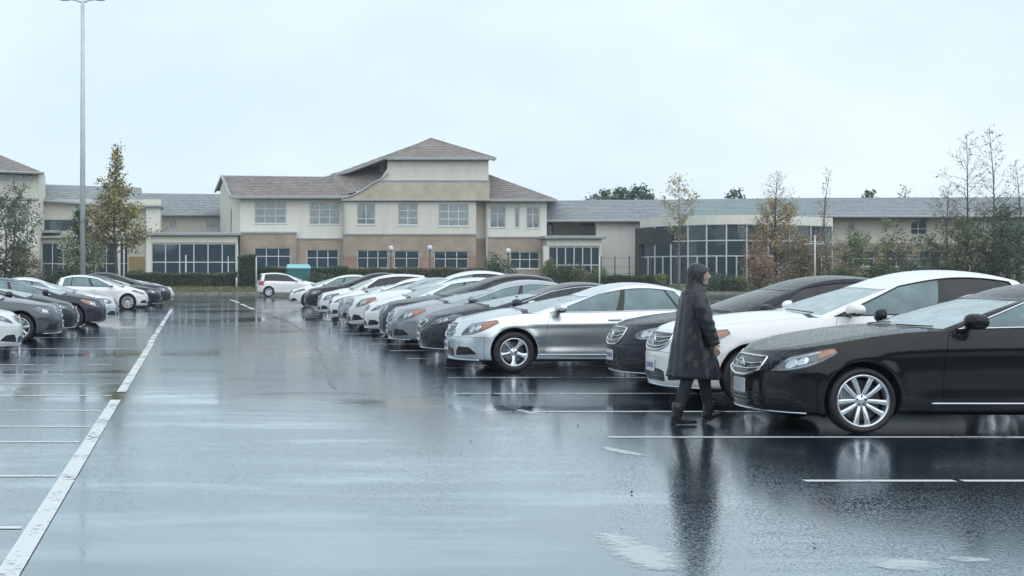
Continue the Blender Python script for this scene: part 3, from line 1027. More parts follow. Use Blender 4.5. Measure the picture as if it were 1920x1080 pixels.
    b = MB(); b.bbox(x0 - .72, x0 - .12, -W * .80, W * .80, zb - .30, zb + .015, .06); b.bbox(S['rearbase'] + .05, S['rearbase'] + .62, -W * .8, W * .8, zb - .2, zb - .02, .04)
    b.box(S['rearbase'] + .1, x0 - .1, -W * .86, W * .86, .20, .30)
    b.build('dashboard', M_DASH, root)
    sx = S['bpil'] + .02
    for y in (-.37, .37):
        b = MB(); b.bbox(sx - .13, sx + .03, y - .25, y + .25, .5, zb + .17, .06); b.bbox(sx - .05, sx + .48, y - .25, y + .25, .36, .54, .05)
        b.bbox(sx - .16, sx - .04, y - .13, y + .13, zb + .20, min(zb + .36, S['roof'] - .12), .045); b.bbox(sx - .12, sx - .08, y - .06, y + .06, zb + .1, zb + .25, .01)
        b.build('seat', M_SEAT, root)
    b = MB(); rx = S['door1'] - .10
    b.bbox(rx - .12, rx + .06, -.62, .62, .5, zb + .08, .06); b.bbox(rx, rx + .5, -.62, .62, .36, .52, .05)
    for y in (-.36, .36): b.bbox(rx - .16, rx - .05, y - .12, y + .12, zb + .07, zb + .22, .04)
    b.build('rear_bench', M_SEAT, root)
    b = MB(); cx, cz_ = x0 - .80, zb + .02
    b.tube([(cx + .06 * math.sin(a), .37 + .18 * math.cos(a), cz_ + .17 * math.sin(a)) for a in np.linspace(0, 2 * math.pi, 25)[:-1]], .014, 6, closed=True)
    b.tube([(cx, .20, cz_), (cx, .54, cz_)], .016, 6); b.build('steering_wheel', M_DASH, root, smooth=True)
    # wheels
    tyre, rim, inner, disc, nuts, cal = wheel_meshes(R, S['rimr'], S['rim'])
    for ax in (0.0, -wb):
        for sg in (1, -1):
            w = empty('wheel', (ax, sg * (W - .115), R), 0 if sg > 0 else math.pi, root)
            ang = .4 * ax + sg * .3
            for nm, me in (('tyre', tyre), ('rim', rim), ('wheel_inner', inner), ('brake_disc', disc), ('lug_nut', nuts), ('brake_caliper', cal)):
                if detail < 2 and nm in ('lug_nut', 'brake_caliper'): continue
                if nm == 'brake_caliper': link(nm, me, w, (.15 if sg > 0 else -.15, -.01, .06))
                else: link(nm, me, w, rot=(0, ang if nm in ('rim', 'lug_nut') else 0, 0))
    return root

def paint_over(root, old, new):
    """give a copied car its own colour: the shared mesh keeps its material, the object gets the new one"""
    for o in [root] + list(root.children_recursive):
        if o.type == 'MESH':
            for sl in o.material_slots:
                if sl.material is old:
                    sl.link = 'OBJECT'; sl.material = new
def spec(**k):
    d = dict(SEDAN); d.update(k); return d

S_LIMO = spec(xf=.91, wb=3.02, xr=-4.15, W=.93, R=.34, zs=1.155, nose=-.08, roof=1.545, cowl=-.72, baf=.23, hfront=-1.78, hrear=-3.15, rearbase=-3.55, marklo=.38,
              door0=-.815, doorb=-2.12, door1=-3.10, bpil=-2.12, mirx=-.40, rim='ten', rimr=.268, sillchrome=True, hlu=(.38, .90),
              mark0=.70, handlemat=M_CHROME, hoodz=-.055, hoodcrease=.012, plate_ink=False, grillew=.235, bars=2, framew=.015, grillebot=3.75, grilletop=6.4, crease=.014)
S_TALL = spec(xf=.96, wb=3.05, xr=-4.25, W=.93, R=.355, zs=1.19, nose=-.02, roof=1.68, cowl=-.74, baf=.26, hfront=-1.82, hrear=-3.55, rearbase=-3.92,
              door0=-1.0, doorb=-2.44, door1=-3.36, bpil=-2.44, mirx=-.52, rim='six', rimr=.25, mark0=.34, hlu=(.42, .93), bars=3, chrome=False,
              arch=.20, archr=.12, quarter=True, glassrear='dark', grillebot=4.5)
S_SUV = spec(xf=.93, wb=2.70, xr=-3.62, W=.92, R=.355, zs=1.10, nose=.0, roof=1.60, cowl=-.45, hfront=-1.50, hrear=-3.10, rearbase=-3.42,
             door0=-.75, doorb=-1.80, door1=-2.72, bpil=-1.80, mirx=-.55, rim='seven', rimr=.25, marker=False, hl='oval', chrome=False,
             arch=.17, archr=.10, glassrear='dark', glassf=M_GLASSDARK, tallrear=True, grillew=.20, bars=3, screenmat=M_SCREENDARK)
S_CAB = spec(xf=.94, wb=2.80, xr=-3.72, W=.915, R=.338, zs=1.03, roof=1.475, cowl=-.12, hfront=-1.30, hrear=-2.92, rearbase=-3.32,
             door0=-.51, doorb=-1.80, door1=-2.72, bpil=-1.80, mirx=-.64, rim='five', rimr=.232, mark0=.52, hlu=(.40, .93), arch=.20, archr=.13,
             handlemat=M_CHROME, bars=3, grillew=.2, sillchrome=True, crease=.018, tuck=.032)
S_SLIM = dict(S_CAB); S_SLIM.update(hl='slim', marker=False, rim='seven', roof=1.455, nose=-.03, grilletop=6.2, grillebot=4.6, bars=2, grille='dark', glassf=M_GLASSDARK, glassrear='dark')
S_HATCH = spec(xf=.86, wb=2.62, xr=-3.34, W=.89, R=.325, zs=1.02, nose=-.02, roof=1.50, cowl=-.14, hfront=-1.18, hrear=-2.95, rearbase=-3.16,
               door0=-.50, doorb=-1.60, door1=-2.50, bpil=-1.60, mirx=-.60, rim='multi', rimr=.235, hl='slim', marker=False, chrome=False,
               arch=.17, archr=.14, tallrear=True, bars=2, grillebot=5.2, grillew=.22)
S_OVAL = spec(xf=.92, wb=2.76, xr=-3.8, W=.905, R=.335, zs=1.02, roof=1.475, cowl=-.38, hfront=-1.35, hrear=-2.78, rearbase=-3.25,
              door0=-.58, doorb=-1.72, door1=-2.65, bpil=-1.72, mirx=-.55, rim='seven', rimr=.235, hl='oval', marker=False, arch=.17, bars=4, grillebot=4.4)
S_WAGON = spec(xf=.84, wb=2.55, xr=-3.30, W=.88, R=.325, zs=1.04, roof=1.56, cowl=-.25, hfront=-1.15, hrear=-3.02, rearbase=-3.20,
               door0=-.55, doorb=-1.58, door1=-2.42, bpil=-1.58, mirx=-.55, rim='seven', rimr=.22, hl='swept', marker=False, chrome=False,
               arch=.17, archr=.06, tallrear=True, glassrear='dark', glassf=M_GLASSDARK, rails=False, bars=3)
# ------------------------------------------------------------------ ground
def wet_asphalt():
    m, t, b = nodes('wet_asphalt'); L = t.links.new
    tc = t.nodes.new('ShaderNodeTexCoord'); P = tc.outputs['Object']
    def noise(scale, detail=5, stretch=None, rough=.5, dist=0.0):
        v = P
        if stretch:
            mp = t.nodes.new('ShaderNodeMapping'); mp.inputs['Scale'].default_value = stretch; L(P, mp.inputs['Vector']); v = mp.outputs['Vector']
        n = t.nodes.new('ShaderNodeTexNoise'); n.inputs['Scale'].default_value = scale; n.inputs['Detail'].default_value = detail
        n.inputs['Roughness'].default_value = rough; n.inputs['Distortion'].default_value = dist
        L(v, n.inputs['Vector']); return n.outputs['Fac']
    def rng_(v, a, b_, c, d_, smooth=True):
        r = t.nodes.new('ShaderNodeMapRange'); r.interpolation_type = 'SMOOTHSTEP' if smooth else 'LINEAR'
        r.inputs['From Min'].default_value = a; r.inputs['From Max'].default_value = b_
        r.inputs['To Min'].default_value = c; r.inputs['To Max'].default_value = d_
        L(v, r.inputs['Value']); return r.outputs['Result']
    def math_(op, a, b_):
        n = t.nodes.new('ShaderNodeMath'); n.operation = op
        for i, q in enumerate((a, b_)):
            if isinstance(q, (int, float)): n.inputs[i].default_value = q
            else: L(q, n.inputs[i])
        return n.outputs['Value']
    big = noise(.16, 6, (.55, 1.0, 1), .6, .4)        # standing water lies in broad shallow dips
    mid = noise(.85, 6, (.35, 1.3, 1), .6)            # drag streaks across the aisle
    wetness = math_('ADD', math_('MULTIPLY', big, .62), math_('MULTIPLY', mid, .38))
    pud = rng_(wetness, .485, .60, 0, 1)               # 1 = water film
    grain = noise(95, 3)
    vo = t.nodes.new('ShaderNodeTexVoronoi'); vo.inputs['Scale'].default_value = 48; L(P, vo.inputs['Vector'])
    chips = rng_(vo.outputs['Distance'], .1, .55, 1, 0)
    # colour: dark binder, slightly paler stone, old patches
    cr = t.nodes.new('ShaderNodeValToRGB')
    cr.color_ramp.elements[0].position = .3; cr.color_ramp.elements[0].color = (.005, .007, .010, 1)
    cr.color_ramp.elements[1].position = .75; cr.color_ramp.elements[1].color = (.034, .048, .064, 1)
    coarse = noise(34, 2, (1, .6, 1)); L(math_('ADD', math_('MULTIPLY', math_('ADD', math_('MULTIPLY', grain, .4), math_('MULTIPLY', coarse, .6)), .65), math_('MULTIPLY', noise(.5, 5), .35)), cr.inputs['Fac'])
    dk = t.nodes.new('ShaderNodeMix'); dk.data_type = 'RGBA'; dk.blend_type = 'MULTIPLY'
    L(math_('MULTIPLY', pud, .55), dk.inputs['Factor']); L(cr.outputs['Color'], dk.inputs['A']); dk.inputs['B'].default_value = (.45, .5, .6, 1)
    L(dk.outputs['Result'], b.inputs['Base Color'])
    L(math_('ADD', rng_(pud, 0, 1, .125, .022, False), math_('MULTIPLY', grain, .04)), b.inputs['Roughness'])
    b.inputs['IOR'].default_value = 2.5
    b.inputs['Coat IOR'].default_value = 1.6
    L(rng_(pud, 0, 1, .62, 1.0, False), b.inputs['Coat Weight']); L(rng_(pud, 0, 1, .075, .015, False), b.inputs['Coat Roughness'])
    b.inputs['Coat Tint'].default_value = (.86, .95, 1.0, 1)
    b.inputs['Specular Tint'].default_value = (.70, .90, 1.0, 1)
    h = math_('ADD', math_('MULTIPLY', chips, .7), math_('MULTIPLY', coarse, .7))
    rip = noise(7, 3, (1, 1.6, 1))
    h2 = math_('ADD', math_('MULTIPLY', h, rng_(pud, 0, 1, 1, .08, False)), math_('MULTIPLY', rip, .25))
    bp = t.nodes.new('ShaderNodeBump'); bp.inputs['Strength'].default_value = .11; bp.inputs['Distance'].default_value = .010
    L(h2, bp.inputs['Height']); L(bp.outputs['Normal'], b.inputs['Normal'])
    bc = t.nodes.new('ShaderNodeBump'); bc.inputs['Strength'].default_value = .075; bc.inputs['Distance'].default_value = .010
    L(h2, bc.inputs['Height']); L(bc.outputs['Normal'], b.inputs['Coat Normal'])
    return m
M_ASPHALT = wet_asphalt()

def worn_paint(name, wear=.45, col=(.74, .76, .77), cover=False):
    m = bpy.data.materials.new(name); m.use_nodes = True
    t = m.node_tree; L = t.links.new; b = t.nodes['Principled BSDF']; o = t.nodes['Material Output']
    b.inputs['Base Color'].default_value = (*col, 1); b.inputs['Roughness'].default_value = .35
    tc = t.nodes.new('ShaderNodeTexCoord')
    n = t.nodes.new('ShaderNodeTexNoise'); n.inputs['Scale'].default_value = 14; n.inputs['Detail'].default_value = 9; n.inputs['Roughness'].default_value = .65
    n2 = t.nodes.new('ShaderNodeTexNoise'); n2.inputs['Scale'].default_value = 1.1; n2.inputs['Detail'].default_value = 4
    L(tc.outputs['Object'], n.inputs['Vector']); L(tc.outputs['Object'], n2.inputs['Vector'])
    a = t.nodes.new('ShaderNodeMath'); a.operation = 'MULTIPLY_ADD'; a.inputs[1].default_value = .5
    hh = t.nodes.new('ShaderNodeMath'); hh.operation = 'MULTIPLY'; hh.inputs[1].default_value = .5
    L(n.outputs['Fac'], hh.inputs[0]); L(n2.outputs['Fac'], a.inputs[0]); L(hh.outputs[0], a.inputs[2])
    if cover:
        at = t.nodes.new('ShaderNodeAttribute'); at.attribute_name = 'cover'
        c1 = t.nodes.new('ShaderNodeMath'); c1.operation = 'MULTIPLY_ADD'; c1.inputs[1].default_value = .26; c1.inputs[2].default_value = -.17
        L(at.outputs['Fac'], c1.inputs[0]); a0 = a; a = t.nodes.new('ShaderNodeMath'); a.operation = 'ADD'; L(a0.outputs[0], a.inputs[0]); L(c1.outputs[0], a.inputs[1])
    r = t.nodes.new('ShaderNodeMapRange'); sp_ = .10 if cover else .05; r.inputs['From Min'].default_value = wear - sp_; r.inputs['From Max'].default_value = wear + sp_
    r.inputs['To Min'].default_value = 0; r.inputs['To Max'].default_value = .62 if cover else .92
    L(a.outputs[0], r.inputs['Value'])
    tr = t.nodes.new('ShaderNodeBsdfTransparent'); mx = t.nodes.new('ShaderNodeMixShader')
    L(r.outputs[0], mx.inputs['Fac']); L(tr.outputs[0], mx.inputs[1]); L(b.outputs[0], mx.inputs[2]); L(mx.outputs[0], o.inputs['Surface'])
    return m
M_LINE = worn_paint('line_paint', .43, (.66, .69, .70))
M_LINEWORN = worn_paint('line_paint_worn', .47)
M_GHOST = worn_paint('ghost_paint', .475, (.66, .70, .72), True)
M_KERB = pm('kerb_concrete', (.20, .20, .185), .7, var=.2, scale=3, bump=.3, bscale=30)
M_EARTH = pm('verge_turf', (.055, .07, .035), .9, var=.35, scale=2.5, bump=.5, bscale=25)
M_TAR = pm('tar_seal', (.012, .013, .015), .25, var=.3, scale=5)

b = MB(); b.add([(-600, -500, 0), (600, -500, 0), (600, 102.05, 0), (-600, 102.05, 0)], [(0, 1, 2, 3)])
tag(b.build('car_park_asphalt', M_ASPHALT), kind='structure')
b = MB()
xs = [-600, 600]; prof = [(102.30, .125), (104, .20), (108, .42), (113, .55), (160, .6), (1500, .6)]
for i in range(len(prof) - 1):
    (y0, z0), (y1, z1) = prof[i], prof[i+1]
    b.add([(-600, y0, z0), (600, y0, z0), (600, y1, z1), (-600, y1, z1)], [(0, 1, 2, 3)])
tag(b.build('grass_verge_ground', M_EARTH), kind='structure')
# kerb stones
kr = empty('kerb', (0, 102.15, 0)); tag(kr, kind='structure')
b = MB(); b.bbox(-.49, .49, -.15, .15, -.05, .14, .02); kme = b.mesh('kerb_stone', M_KERB)
for i in range(-22, 30):
    link('kerb_stone', kme, kr, (i * 1.0, 0, rng.uniform(-.006, .006)))

def patch(name, pts, w, mat, z=.004):
    """a worn patch of old paint: cover fades from the middle to the rim"""
    pts = [np.array(p, float) for p in pts]; v, f, cov = [], [], []
    P2 = []
    for i in range(len(pts) - 1):
        for q in range(6): P2.append((pts[i] + (pts[i+1] - pts[i]) * q / 6, w[i] + (w[i+1] - w[i]) * q / 6, (i + q / 6) / (len(pts) - 1)))
    P2.append((pts[-1], w[-1], 1.0))
    for i, (p, ww, u) in enumerate(P2):
        t = P2[min(i+1, len(P2)-1)][0] - P2[max(i-1, 0)][0]; t /= np.linalg.norm(t); n = np.array([-t[1], t[0]])
        for k in range(7):
            s = (k - 3) / 3; v.append((*(p + n * s * ww * .95), z)); cov.append((1 - abs(s) ** 1.6) * min(1, 5 * min(u, 1 - u) + .05))
    for i in range(len(P2) - 1):
        for k in range(6): a = i * 7 + k; f.append((a, a + 7, a + 8, a + 1))
    me = mesh_data(name, v, f, mat); at = me.attributes.new('cover', 'FLOAT', 'POINT'); at.data.foreach_set('value', np.array(cov, dtype=np.float32))
    o = link(name, me); tag(o, kind='structure'); return o
for x0_, x1_ in ((-600, -22.5), (29.5, 600)):
    b = MB(); b.bbox(x0_, x1_, -.15, .15, -.05, .14, .02); b.build('kerb_run', M_KERB, kr)
def strip(name, pts, w, mat, z=.004):
    """a flat painted band along pts on the asphalt"""
    pts = [np.array(p, float) for p in pts]
    v, f = [], []
    for i, p in enumerate(pts):
        t = pts[min(i+1, len(pts)-1)] - pts[max(i-1, 0)]; t /= np.linalg.norm(t)
        n = np.array([-t[1], t[0]]); ww = w[i] if hasattr(w, '__len__') else w
        v += [(*(p - n * ww / 2), z), (*(p + n * ww / 2), z)]
    for i in range(len(pts) - 1): f.append((2*i, 2*i+2, 2*i+3, 2*i+1))
    o = link(name, mesh_data(name, v, f, mat)); tag(o, kind='structure'); return o
def GY(y): return CAM_H * FPX / (y - HOR)
def GP(x, y): return (PX(x, GY(y)), GY(y))
# bay lines, right side
for (y, x0, x1) in ((902, 4.83, 6.02), (902.01, 6.08, 9.4), (820, 4.13, 9.2), (772, 4.0, 9.2), (738, 3.5, 9.2), (708, 3.94, 9.2), (690, 4.25, 9.2)):
    strip('bay_line', [(x0, GY(y)), ((x0 + x1) / 2, GY(y)), (x1, GY(y))], .095 if y > 750 else .08, M_LINE if y > 750 else M_LINEWORN)
strip('bay_line', [(7.7, 14.40), (8.6, 14.32), (9.4, 14.05)], .09, M_LINE, .008)
for k in range(17):
    yy = 27.4 + 2.7 * k
    strip('bay_line', [(3.95 + .15 * rng.random(), yy), (9.2, yy)], .095, M_LINEWORN if k % 3 == 1 else M_LINE)
# bay lines, left side
for i, y in enumerate((990, 893, 829, 800, 770, 742, 720, 703)):
    strip('bay_line', [(-8, GY(y)), (-4, GY(y)), (-1.13, GY(y))], .085, M_LINE if i < 3 else M_LINEWORN)
for k in range(8):
    yy = 25.6 + 5.2 * k
    strip('bay_line', [(-8, yy), (-1.5, yy)], .095, M_LINEWORN)
# the long lane line
ln = [(-1.03, y) for y in np.linspace(5.5, 18.55, 20)]
strip('lane_line', ln, .135, M_LINE, .008)
strip('lane_line', [(-1.02, y) for y in np.linspace(19.75, 33, 16)], .13, M_LINE, .008)
for a, c in ((33.02, 37.9), (38.1, 42.4), (42.8, 48), (48.3, 54), (54.5, 62)):
    strip('lane_line', [(-1.04, a), (-1.05, c)], .13, M_LINEWORN, .008)
for (x0, y0, x1, y1) in ((432, 562, 448, 568), (452, 570, 464, 575), (466, 576, 476, 580)):
    strip('dash_mark', [GP(x0, y0), GP(x1, y1)], .16, M_LINE)
patch('worn_marking', [GP(1118, 1000), GP(1155, 1010), GP(1195, 1032), GP(1232, 1062), GP(1252, 1076)], [.10, .20, .22, .20, .10], M_GHOST)
patch('worn_marking', [GP(1640, 1066), GP(1675, 1062), GP(1705, 1057), GP(1738, 1050)], [.08, .2, .22, .1], M_GHOST)
patch('worn_marking', [GP(1762, 1047), GP(1800, 1049), GP(1835, 1050), GP(1865, 1053)], [.05, .12, .12, .06], M_GHOST)
patch('worn_marking', [GP(968, 767), GP(985, 772), GP(1008, 778)], [.06, .12, .10], M_GHOST)
patch('worn_marking', [GP(1130, 838), GP(1160, 846), GP(1208, 856)], [.05, .12, .08], M_GHOST)
# crack sealed with tar, winding down the aisle
cp = [(470, 583), (505, 590), (545, 604), (572, 622), (590, 645), (603, 668), (618, 698), (626, 735)]
pts = []
for i in range(len(cp) - 1):
    for q in range(6):
        a = q / 6; p = np.array(GP(cp[i][0] + (cp[i+1][0]-cp[i][0]) * a, cp[i][1] + (cp[i+1][1]-cp[i][1]) * a))
        pts.append((p[0] + rng.uniform(-.03, .03), p[1]))
strip('crack_seal', pts, [rng.uniform(.05, .13) for _ in pts], M_TAR)

# ------------------------------------------------------------------ buildings
def facade_mat(name, col, bump=.15, var=.07):
    return pm(name, col, .85, var=.055, scale=1.4, bump=bump, bscale=9, stretch=(1.6, 1.6, .22))
M_CREAM = facade_mat('cream_render', (.66, .64, .575))
M_CREAM2 = facade_mat('cream_render_pale', (.74, .73, .675))
M_TRIM = pm('eaves_paint', (.33, .36, .38), .5, var=.1, scale=2)
M_WHITEFRAME = pm('window_frame_paint', (.62, .66, .68), .4, var=.06)
M_DARKFRAME = pm('dark_frame_paint', (.10, .115, .125), .4, var=.1)
M_DARKBAND = pm('dark_cladding', (.045, .055, .062), .5, var=.25, scale=1.5)
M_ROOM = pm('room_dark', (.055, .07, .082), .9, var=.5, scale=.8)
M_BLIND = pm('blind_pale', (.68, .73, .74), .9, var=.12, scale=2, stretch=(1, 1, 14))
M_PANE = glass_mat('pane', (.82, .89, .91), .34, (.52, .61, .64), 1.6)  # pale diffuse tone stands in for sky reflected in the panes
M_PANEBLUE = glass_mat('pane_blue', (.42, .56, .66), .30, (.13, .21, .275), 1.6)
M_PIPE = pm('downpipe_paint', (.50, .50, .47), .5)
def brick_mat(name, c1, c2, mort):
    m, t, b = nodes(name); L = t.links.new
    tc = t.nodes.new('ShaderNodeTexCoord'); mp = t.nodes.new('ShaderNodeMapping'); mp.inputs['Rotation'].default_value = (math.radians(-90), 0, 0)
    L(tc.outputs['Object'], mp.inputs['Vector'])
    br = t.nodes.new('ShaderNodeTexBrick'); br.inputs['Scale'].default_value = 2.2; br.inputs['Mortar Size'].default_value = .015
    br.inputs['Color1'].default_value = (*c1, 1); br.inputs['Color2'].default_value = (*c2, 1); br.inputs['Mortar'].default_value = (*mort, 1)
    br.inputs['Bias'].default_value = -.2
    L(mp.outputs['Vector'], br.inputs['Vector'])
    n = t.nodes.new('ShaderNodeTexNoise'); n.inputs['Scale'].default_value = .9; n.inputs['Detail'].default_value = 8
    L(tc.outputs['Object'], n.inputs['Vector'])
    mr = t.nodes.new('ShaderNodeMapRange'); mr.inputs['From Min'].default_value = .3; mr.inputs['From Max'].default_value = .7; mr.inputs['To Min'].default_value = .82; mr.inputs['To Max'].default_value = 1.15
    L(n.outputs['Fac'], mr.inputs['Value'])
    sc = t.nodes.new('ShaderNodeVectorMath'); sc.operation = 'SCALE'; L(br.outputs['Color'], sc.inputs[0]); L(mr.outputs['Result'], sc.inputs['Scale'])
    L(sc.outputs['Vector'], b.inputs['Base Color']); b.inputs['Roughness'].default_value = .85
    bp = t.nodes.new('ShaderNodeBump'); bp.inputs['Strength'].default_value = .4; bp.inputs['Distance'].default_value = .02; bp.invert = True
    L(br.outputs['Fac'], bp.inputs['Height']); L(bp.outputs['Normal'], b.inputs['Normal'])
    return m
M_BRICK = brick_mat('tan_brick', (.36, .29, .235), (.42, .34, .275), (.44, .40, .36))
M_BRICKRED = brick_mat('red_brick', (.33, .20, .155), (.39, .245, .19), (.42, .36, .33))
M_BUFF = brick_mat('buff_brick', (.50, .44, .355), (.54, .48, .39), (.55, .50, .44))
def tile_mat(name, c1, c2):
    m, t, b = nodes(name); L = t.links.new
    tc = t.nodes.new('ShaderNodeTexCoord')
    w = t.nodes.new('ShaderNodeTexVoronoi'); w.inputs['Scale'].default_value = 1.0
    mp = t.nodes.new('ShaderNodeMapping'); mp.inputs['Scale'].default_value = (3.2, 2.6, 5.0); L(tc.outputs['Object'], mp.inputs['Vector']); L(mp.outputs['Vector'], w.inputs['Vector'])
    n = t.nodes.new('ShaderNodeTexNoise'); n.inputs['Scale'].default_value = .5; n.inputs['Detail'].default_value = 7; L(tc.outputs['Object'], n.inputs['Vector'])
    a = t.nodes.new('ShaderNodeMath'); a.operation = 'MULTIPLY_ADD'; a.inputs[1].default_value = .45
    sp = t.nodes.new('ShaderNodeSeparateColor'); L(w.outputs['Color'], sp.inputs['Color']); L(sp.outputs['Red'], a.inputs[0])
    h = t.nodes.new('ShaderNodeMath'); h.operation = 'MULTIPLY'; h.inputs[1].default_value = .55; L(n.outputs['Fac'], h.inputs[0]); L(h.outputs[0], a.inputs[2])
    cr = t.nodes.new('ShaderNodeValToRGB'); cr.color_ramp.elements[0].position = .2; cr.color_ramp.elements[1].position = .8
    cr.color_ramp.elements[0].color = (*c1, 1); cr.color_ramp.elements[1].color = (*c2, 1)
    L(a.outputs[0], cr.inputs['Fac']); L(cr.outputs['Color'], b.inputs['Base Color'])
    b.inputs['Roughness'].default_value = .6
    bp = t.nodes.new('ShaderNodeBump'); bp.inputs['Strength'].default_value = .5; bp.inputs['Distance'].default_value = .05
    L(w.outputs['Distance'], bp.inputs['Height']); L(bp.outputs['Normal'], b.inputs['Normal'])
    return m
M_TILE = tile_mat('roof_tile_brown', (.15, .128, .122), (.27, .235, .222))
M_TILEGREY = tile_mat('roof_tile_grey', (.17, .19, .205), (.27, .295, .31))
M_TILEGREEN = tile_mat('roof_tile_green_grey', (.16, .215, .225), (.24, .30, .305))

def wall_holes(mb, x0, x1, z0, z1, y, holes, depth=.16, thick=.4):
    """front wall facing -Y with window openings and their reveals"""
    xs = sorted({x0, x1, *[h[0] for h in holes], *[h[1] for h in holes]}); zs = sorted({z0, z1, *[h[2] for h in holes], *[h[3] for h in holes]})
    for i in range(len(xs) - 1):
        for j in range(len(zs) - 1):
            cx, cz = (xs[i] + xs[i+1]) / 2, (zs[j] + zs[j+1]) / 2
            if any(h[0] < cx < h[1] and h[2] < cz < h[3] for h in holes): continue
            mb.add([(xs[i], y, zs[j]), (xs[i+1], y, zs[j]), (xs[i+1], y, zs[j+1]), (xs[i], y, zs[j+1])], [(0, 1, 2, 3)])
    for (a, c, e, f) in holes:
        mb.add([(a, y, e), (c, y, e), (c, y, f), (a, y, f), (a, y + thick, e), (c, y + thick, e), (c, y + thick, f), (a, y + thick, f)],
               [(0, 4, 5, 1), (1, 5, 6, 2), (2, 6, 7, 3), (3, 7, 4, 0)])
    # sides and top of the slab
    mb.add([(x0, y, z0), (x0, y + thick, z0), (x0, y + thick, z1), (x0, y, z1)], [(3, 2, 1, 0)])
    mb.add([(x1, y, z0), (x1, y + thick, z0), (x1, y + thick, z1), (x1, y, z1)], [(0, 1, 2, 3)])
    mb.add([(x0, y, z1), (x1, y, z1), (x1, y + thick, z1), (x0, y + thick, z1)], [(0, 1, 2, 3)])

def window(parent, h, y, cols, rows, frame=None, pane=None, blind=0.0, rsplit=None, fw=.07, sill=True, back=True):
    """window > window_frame, pane, blind: bars and panes sit inside the opening"""
    x0, x1, z0, z1 = h
    frame = frame or M_WHITEFRAME; pane = pane or M_PANE
    b = MB(); yy = y + .10
    cx = [x0 + (x1 - x0) * q / cols for q in range(cols + 1)]
    rz = [z0 + (z1 - z0) * q for q in (rsplit or [k / rows for k in range(rows + 1)])]
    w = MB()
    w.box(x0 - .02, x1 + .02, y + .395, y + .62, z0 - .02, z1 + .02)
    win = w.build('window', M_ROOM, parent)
    b.box(x0, x1, yy, yy + .07, z0, z0 + fw); b.box(x0, x1, yy, yy + .07, z1 - fw, z1)
    for i, x in enumerate(cx):
        xa = min(max(x - fw / 2, x0), x1 - fw)
        b.box(xa, xa + fw, yy + .002, yy + .072, z0 + fw, z1 - fw)
    for z in rz[1:-1]:
        b.box(x0 + fw, x1 - fw, yy + .008, yy + .06, z - fw * .45, z + fw * .45)
    b.build('window_frame', frame, win)
    for i in range(cols):
        for j in range(len(rz) - 1):
            p = MB(); p.box(cx[i] + fw * .5, cx[i+1] - fw * .5, yy + .03, yy + .038, rz[j] + fw * .45, rz[j+1] - fw * .45)
            p.build('pane', pane, win)
    if blind:
        for i in range(cols):
            zb = z1 - (z1 - z0) * min(1, max(.05, blind + rng.uniform(-.25, .2)))
            p = MB(); p.box(cx[i] + fw, cx[i+1] - fw, yy + .12, yy + .13, zb, z1 - fw); p.build('blind', M_BLIND, win)
    if sill:
        p = MB(); p.bbox(x0 - .06, x1 + .06, y - .05, y + .10, z0 - .075, z0 - .003, .015); p.build('window_sill', M_WHITEFRAME, win)
    return win

def roof_courses(mb, eL, eR, rR, rL, n=14, lift=.032, wob=.0):
    """roof plane from eaves (left, right) to ridge (right, left) laid in overlapping courses"""
    eL, eR, rR, rL = [np.array(p, float) for p in (eL, eR, rR, rL)]
    nrm = np.cross(eR - eL, rL - eL); nrm /= np.linalg.norm(nrm)
    if nrm[2] < 0: nrm = -nrm
    for i in range(n):
        a, c = i / n, (i + 1) / n
        p0, p1 = eL + (rL - eL) * a, eR + (rR - eR) * a
        q0, q1 = eL + (rL - eL) * c, eR + (rR - eR) * c
        l = nrm * lift
        mb.add([p0, p1, p1 + l, p0 + l, q0 + l * .15, q1 + l * .15], [(0, 1, 2, 3), (3, 2, 5, 4)])

BD = 124.0
bx = lambda x, d=BD: PX(x, d)
bz = lambda y, d=BD: PZ(y, d)
def H(x0, x1, y0, y1, d=BD): return (bx(x0, d), bx(x1, d), bz(y1, d), bz(y0, d))

def part(name, mat, parent, fn, smooth=False):
    b = MB(); fn(b); return b.build(name, mat, parent, smooth=smooth)

# ---- two-storey main building
mbld = empty('main_building', (0, 0, 0))
tag(mbld, 'two-storey cream and tan brick building with brown tiled roof and tall hipped centre tower', 'building')
g0 = .45
up = [H(477, 537, 377, 419), H(580, 638, 379, 421)]
part('upper_wall', M_CREAM2, mbld, lambda b: wall_holes(b, bx(450), bx(643), bz(447), bz(368), BD, up))
for h, bl in zip(up, (.85, .8)): window(mbld, h, BD, 3, 3, blind=bl)
lowA = [H(477, 545, 465, 502, BD - .6)]
part('brick_wall', M_BRICK, mbld, lambda b: wall_holes(b, bx(450, BD-.6), bx(556, BD-.6), g0, bz(438, BD-.6), BD - .6, lowA))
window(mbld, lowA[0], BD - .6, 3, 2, rsplit=[0, .58, 1], pane=M_PANEBLUE, blind=.35)
part('brick_cap', M_TRIM, mbld, lambda b: b.box(bx(449, BD-.7), bx(557, BD-.7), BD - .68, BD - .02, bz(438, BD-.6), bz(434.5, BD-.6)))
lowB = [H(575, 635, 468, 502, BD - .12)]
part('brick_wall', M_BRICK, mbld, lambda b: wall_holes(b, bx(556.2, BD-.12), bx(643, BD-.12), g0, bz(447, BD-.12), BD - .12, lowB))
window(mbld, lowB[0], BD - .12, 3, 2, rsplit=[0, .55, 1], pane=M_PANEBLUE, blind=.1)
part('brick_cap', M_TRIM, mbld, lambda b: b.box(bx(557), bx(643.5), BD - .2, BD - .002, bz(449), bz(446.4)))
CY = BD - .9
upc = [H(669, 704, 381, 421, CY), H(746, 784, 381, 422, CY), H(822, 879, 383, 424, CY)]
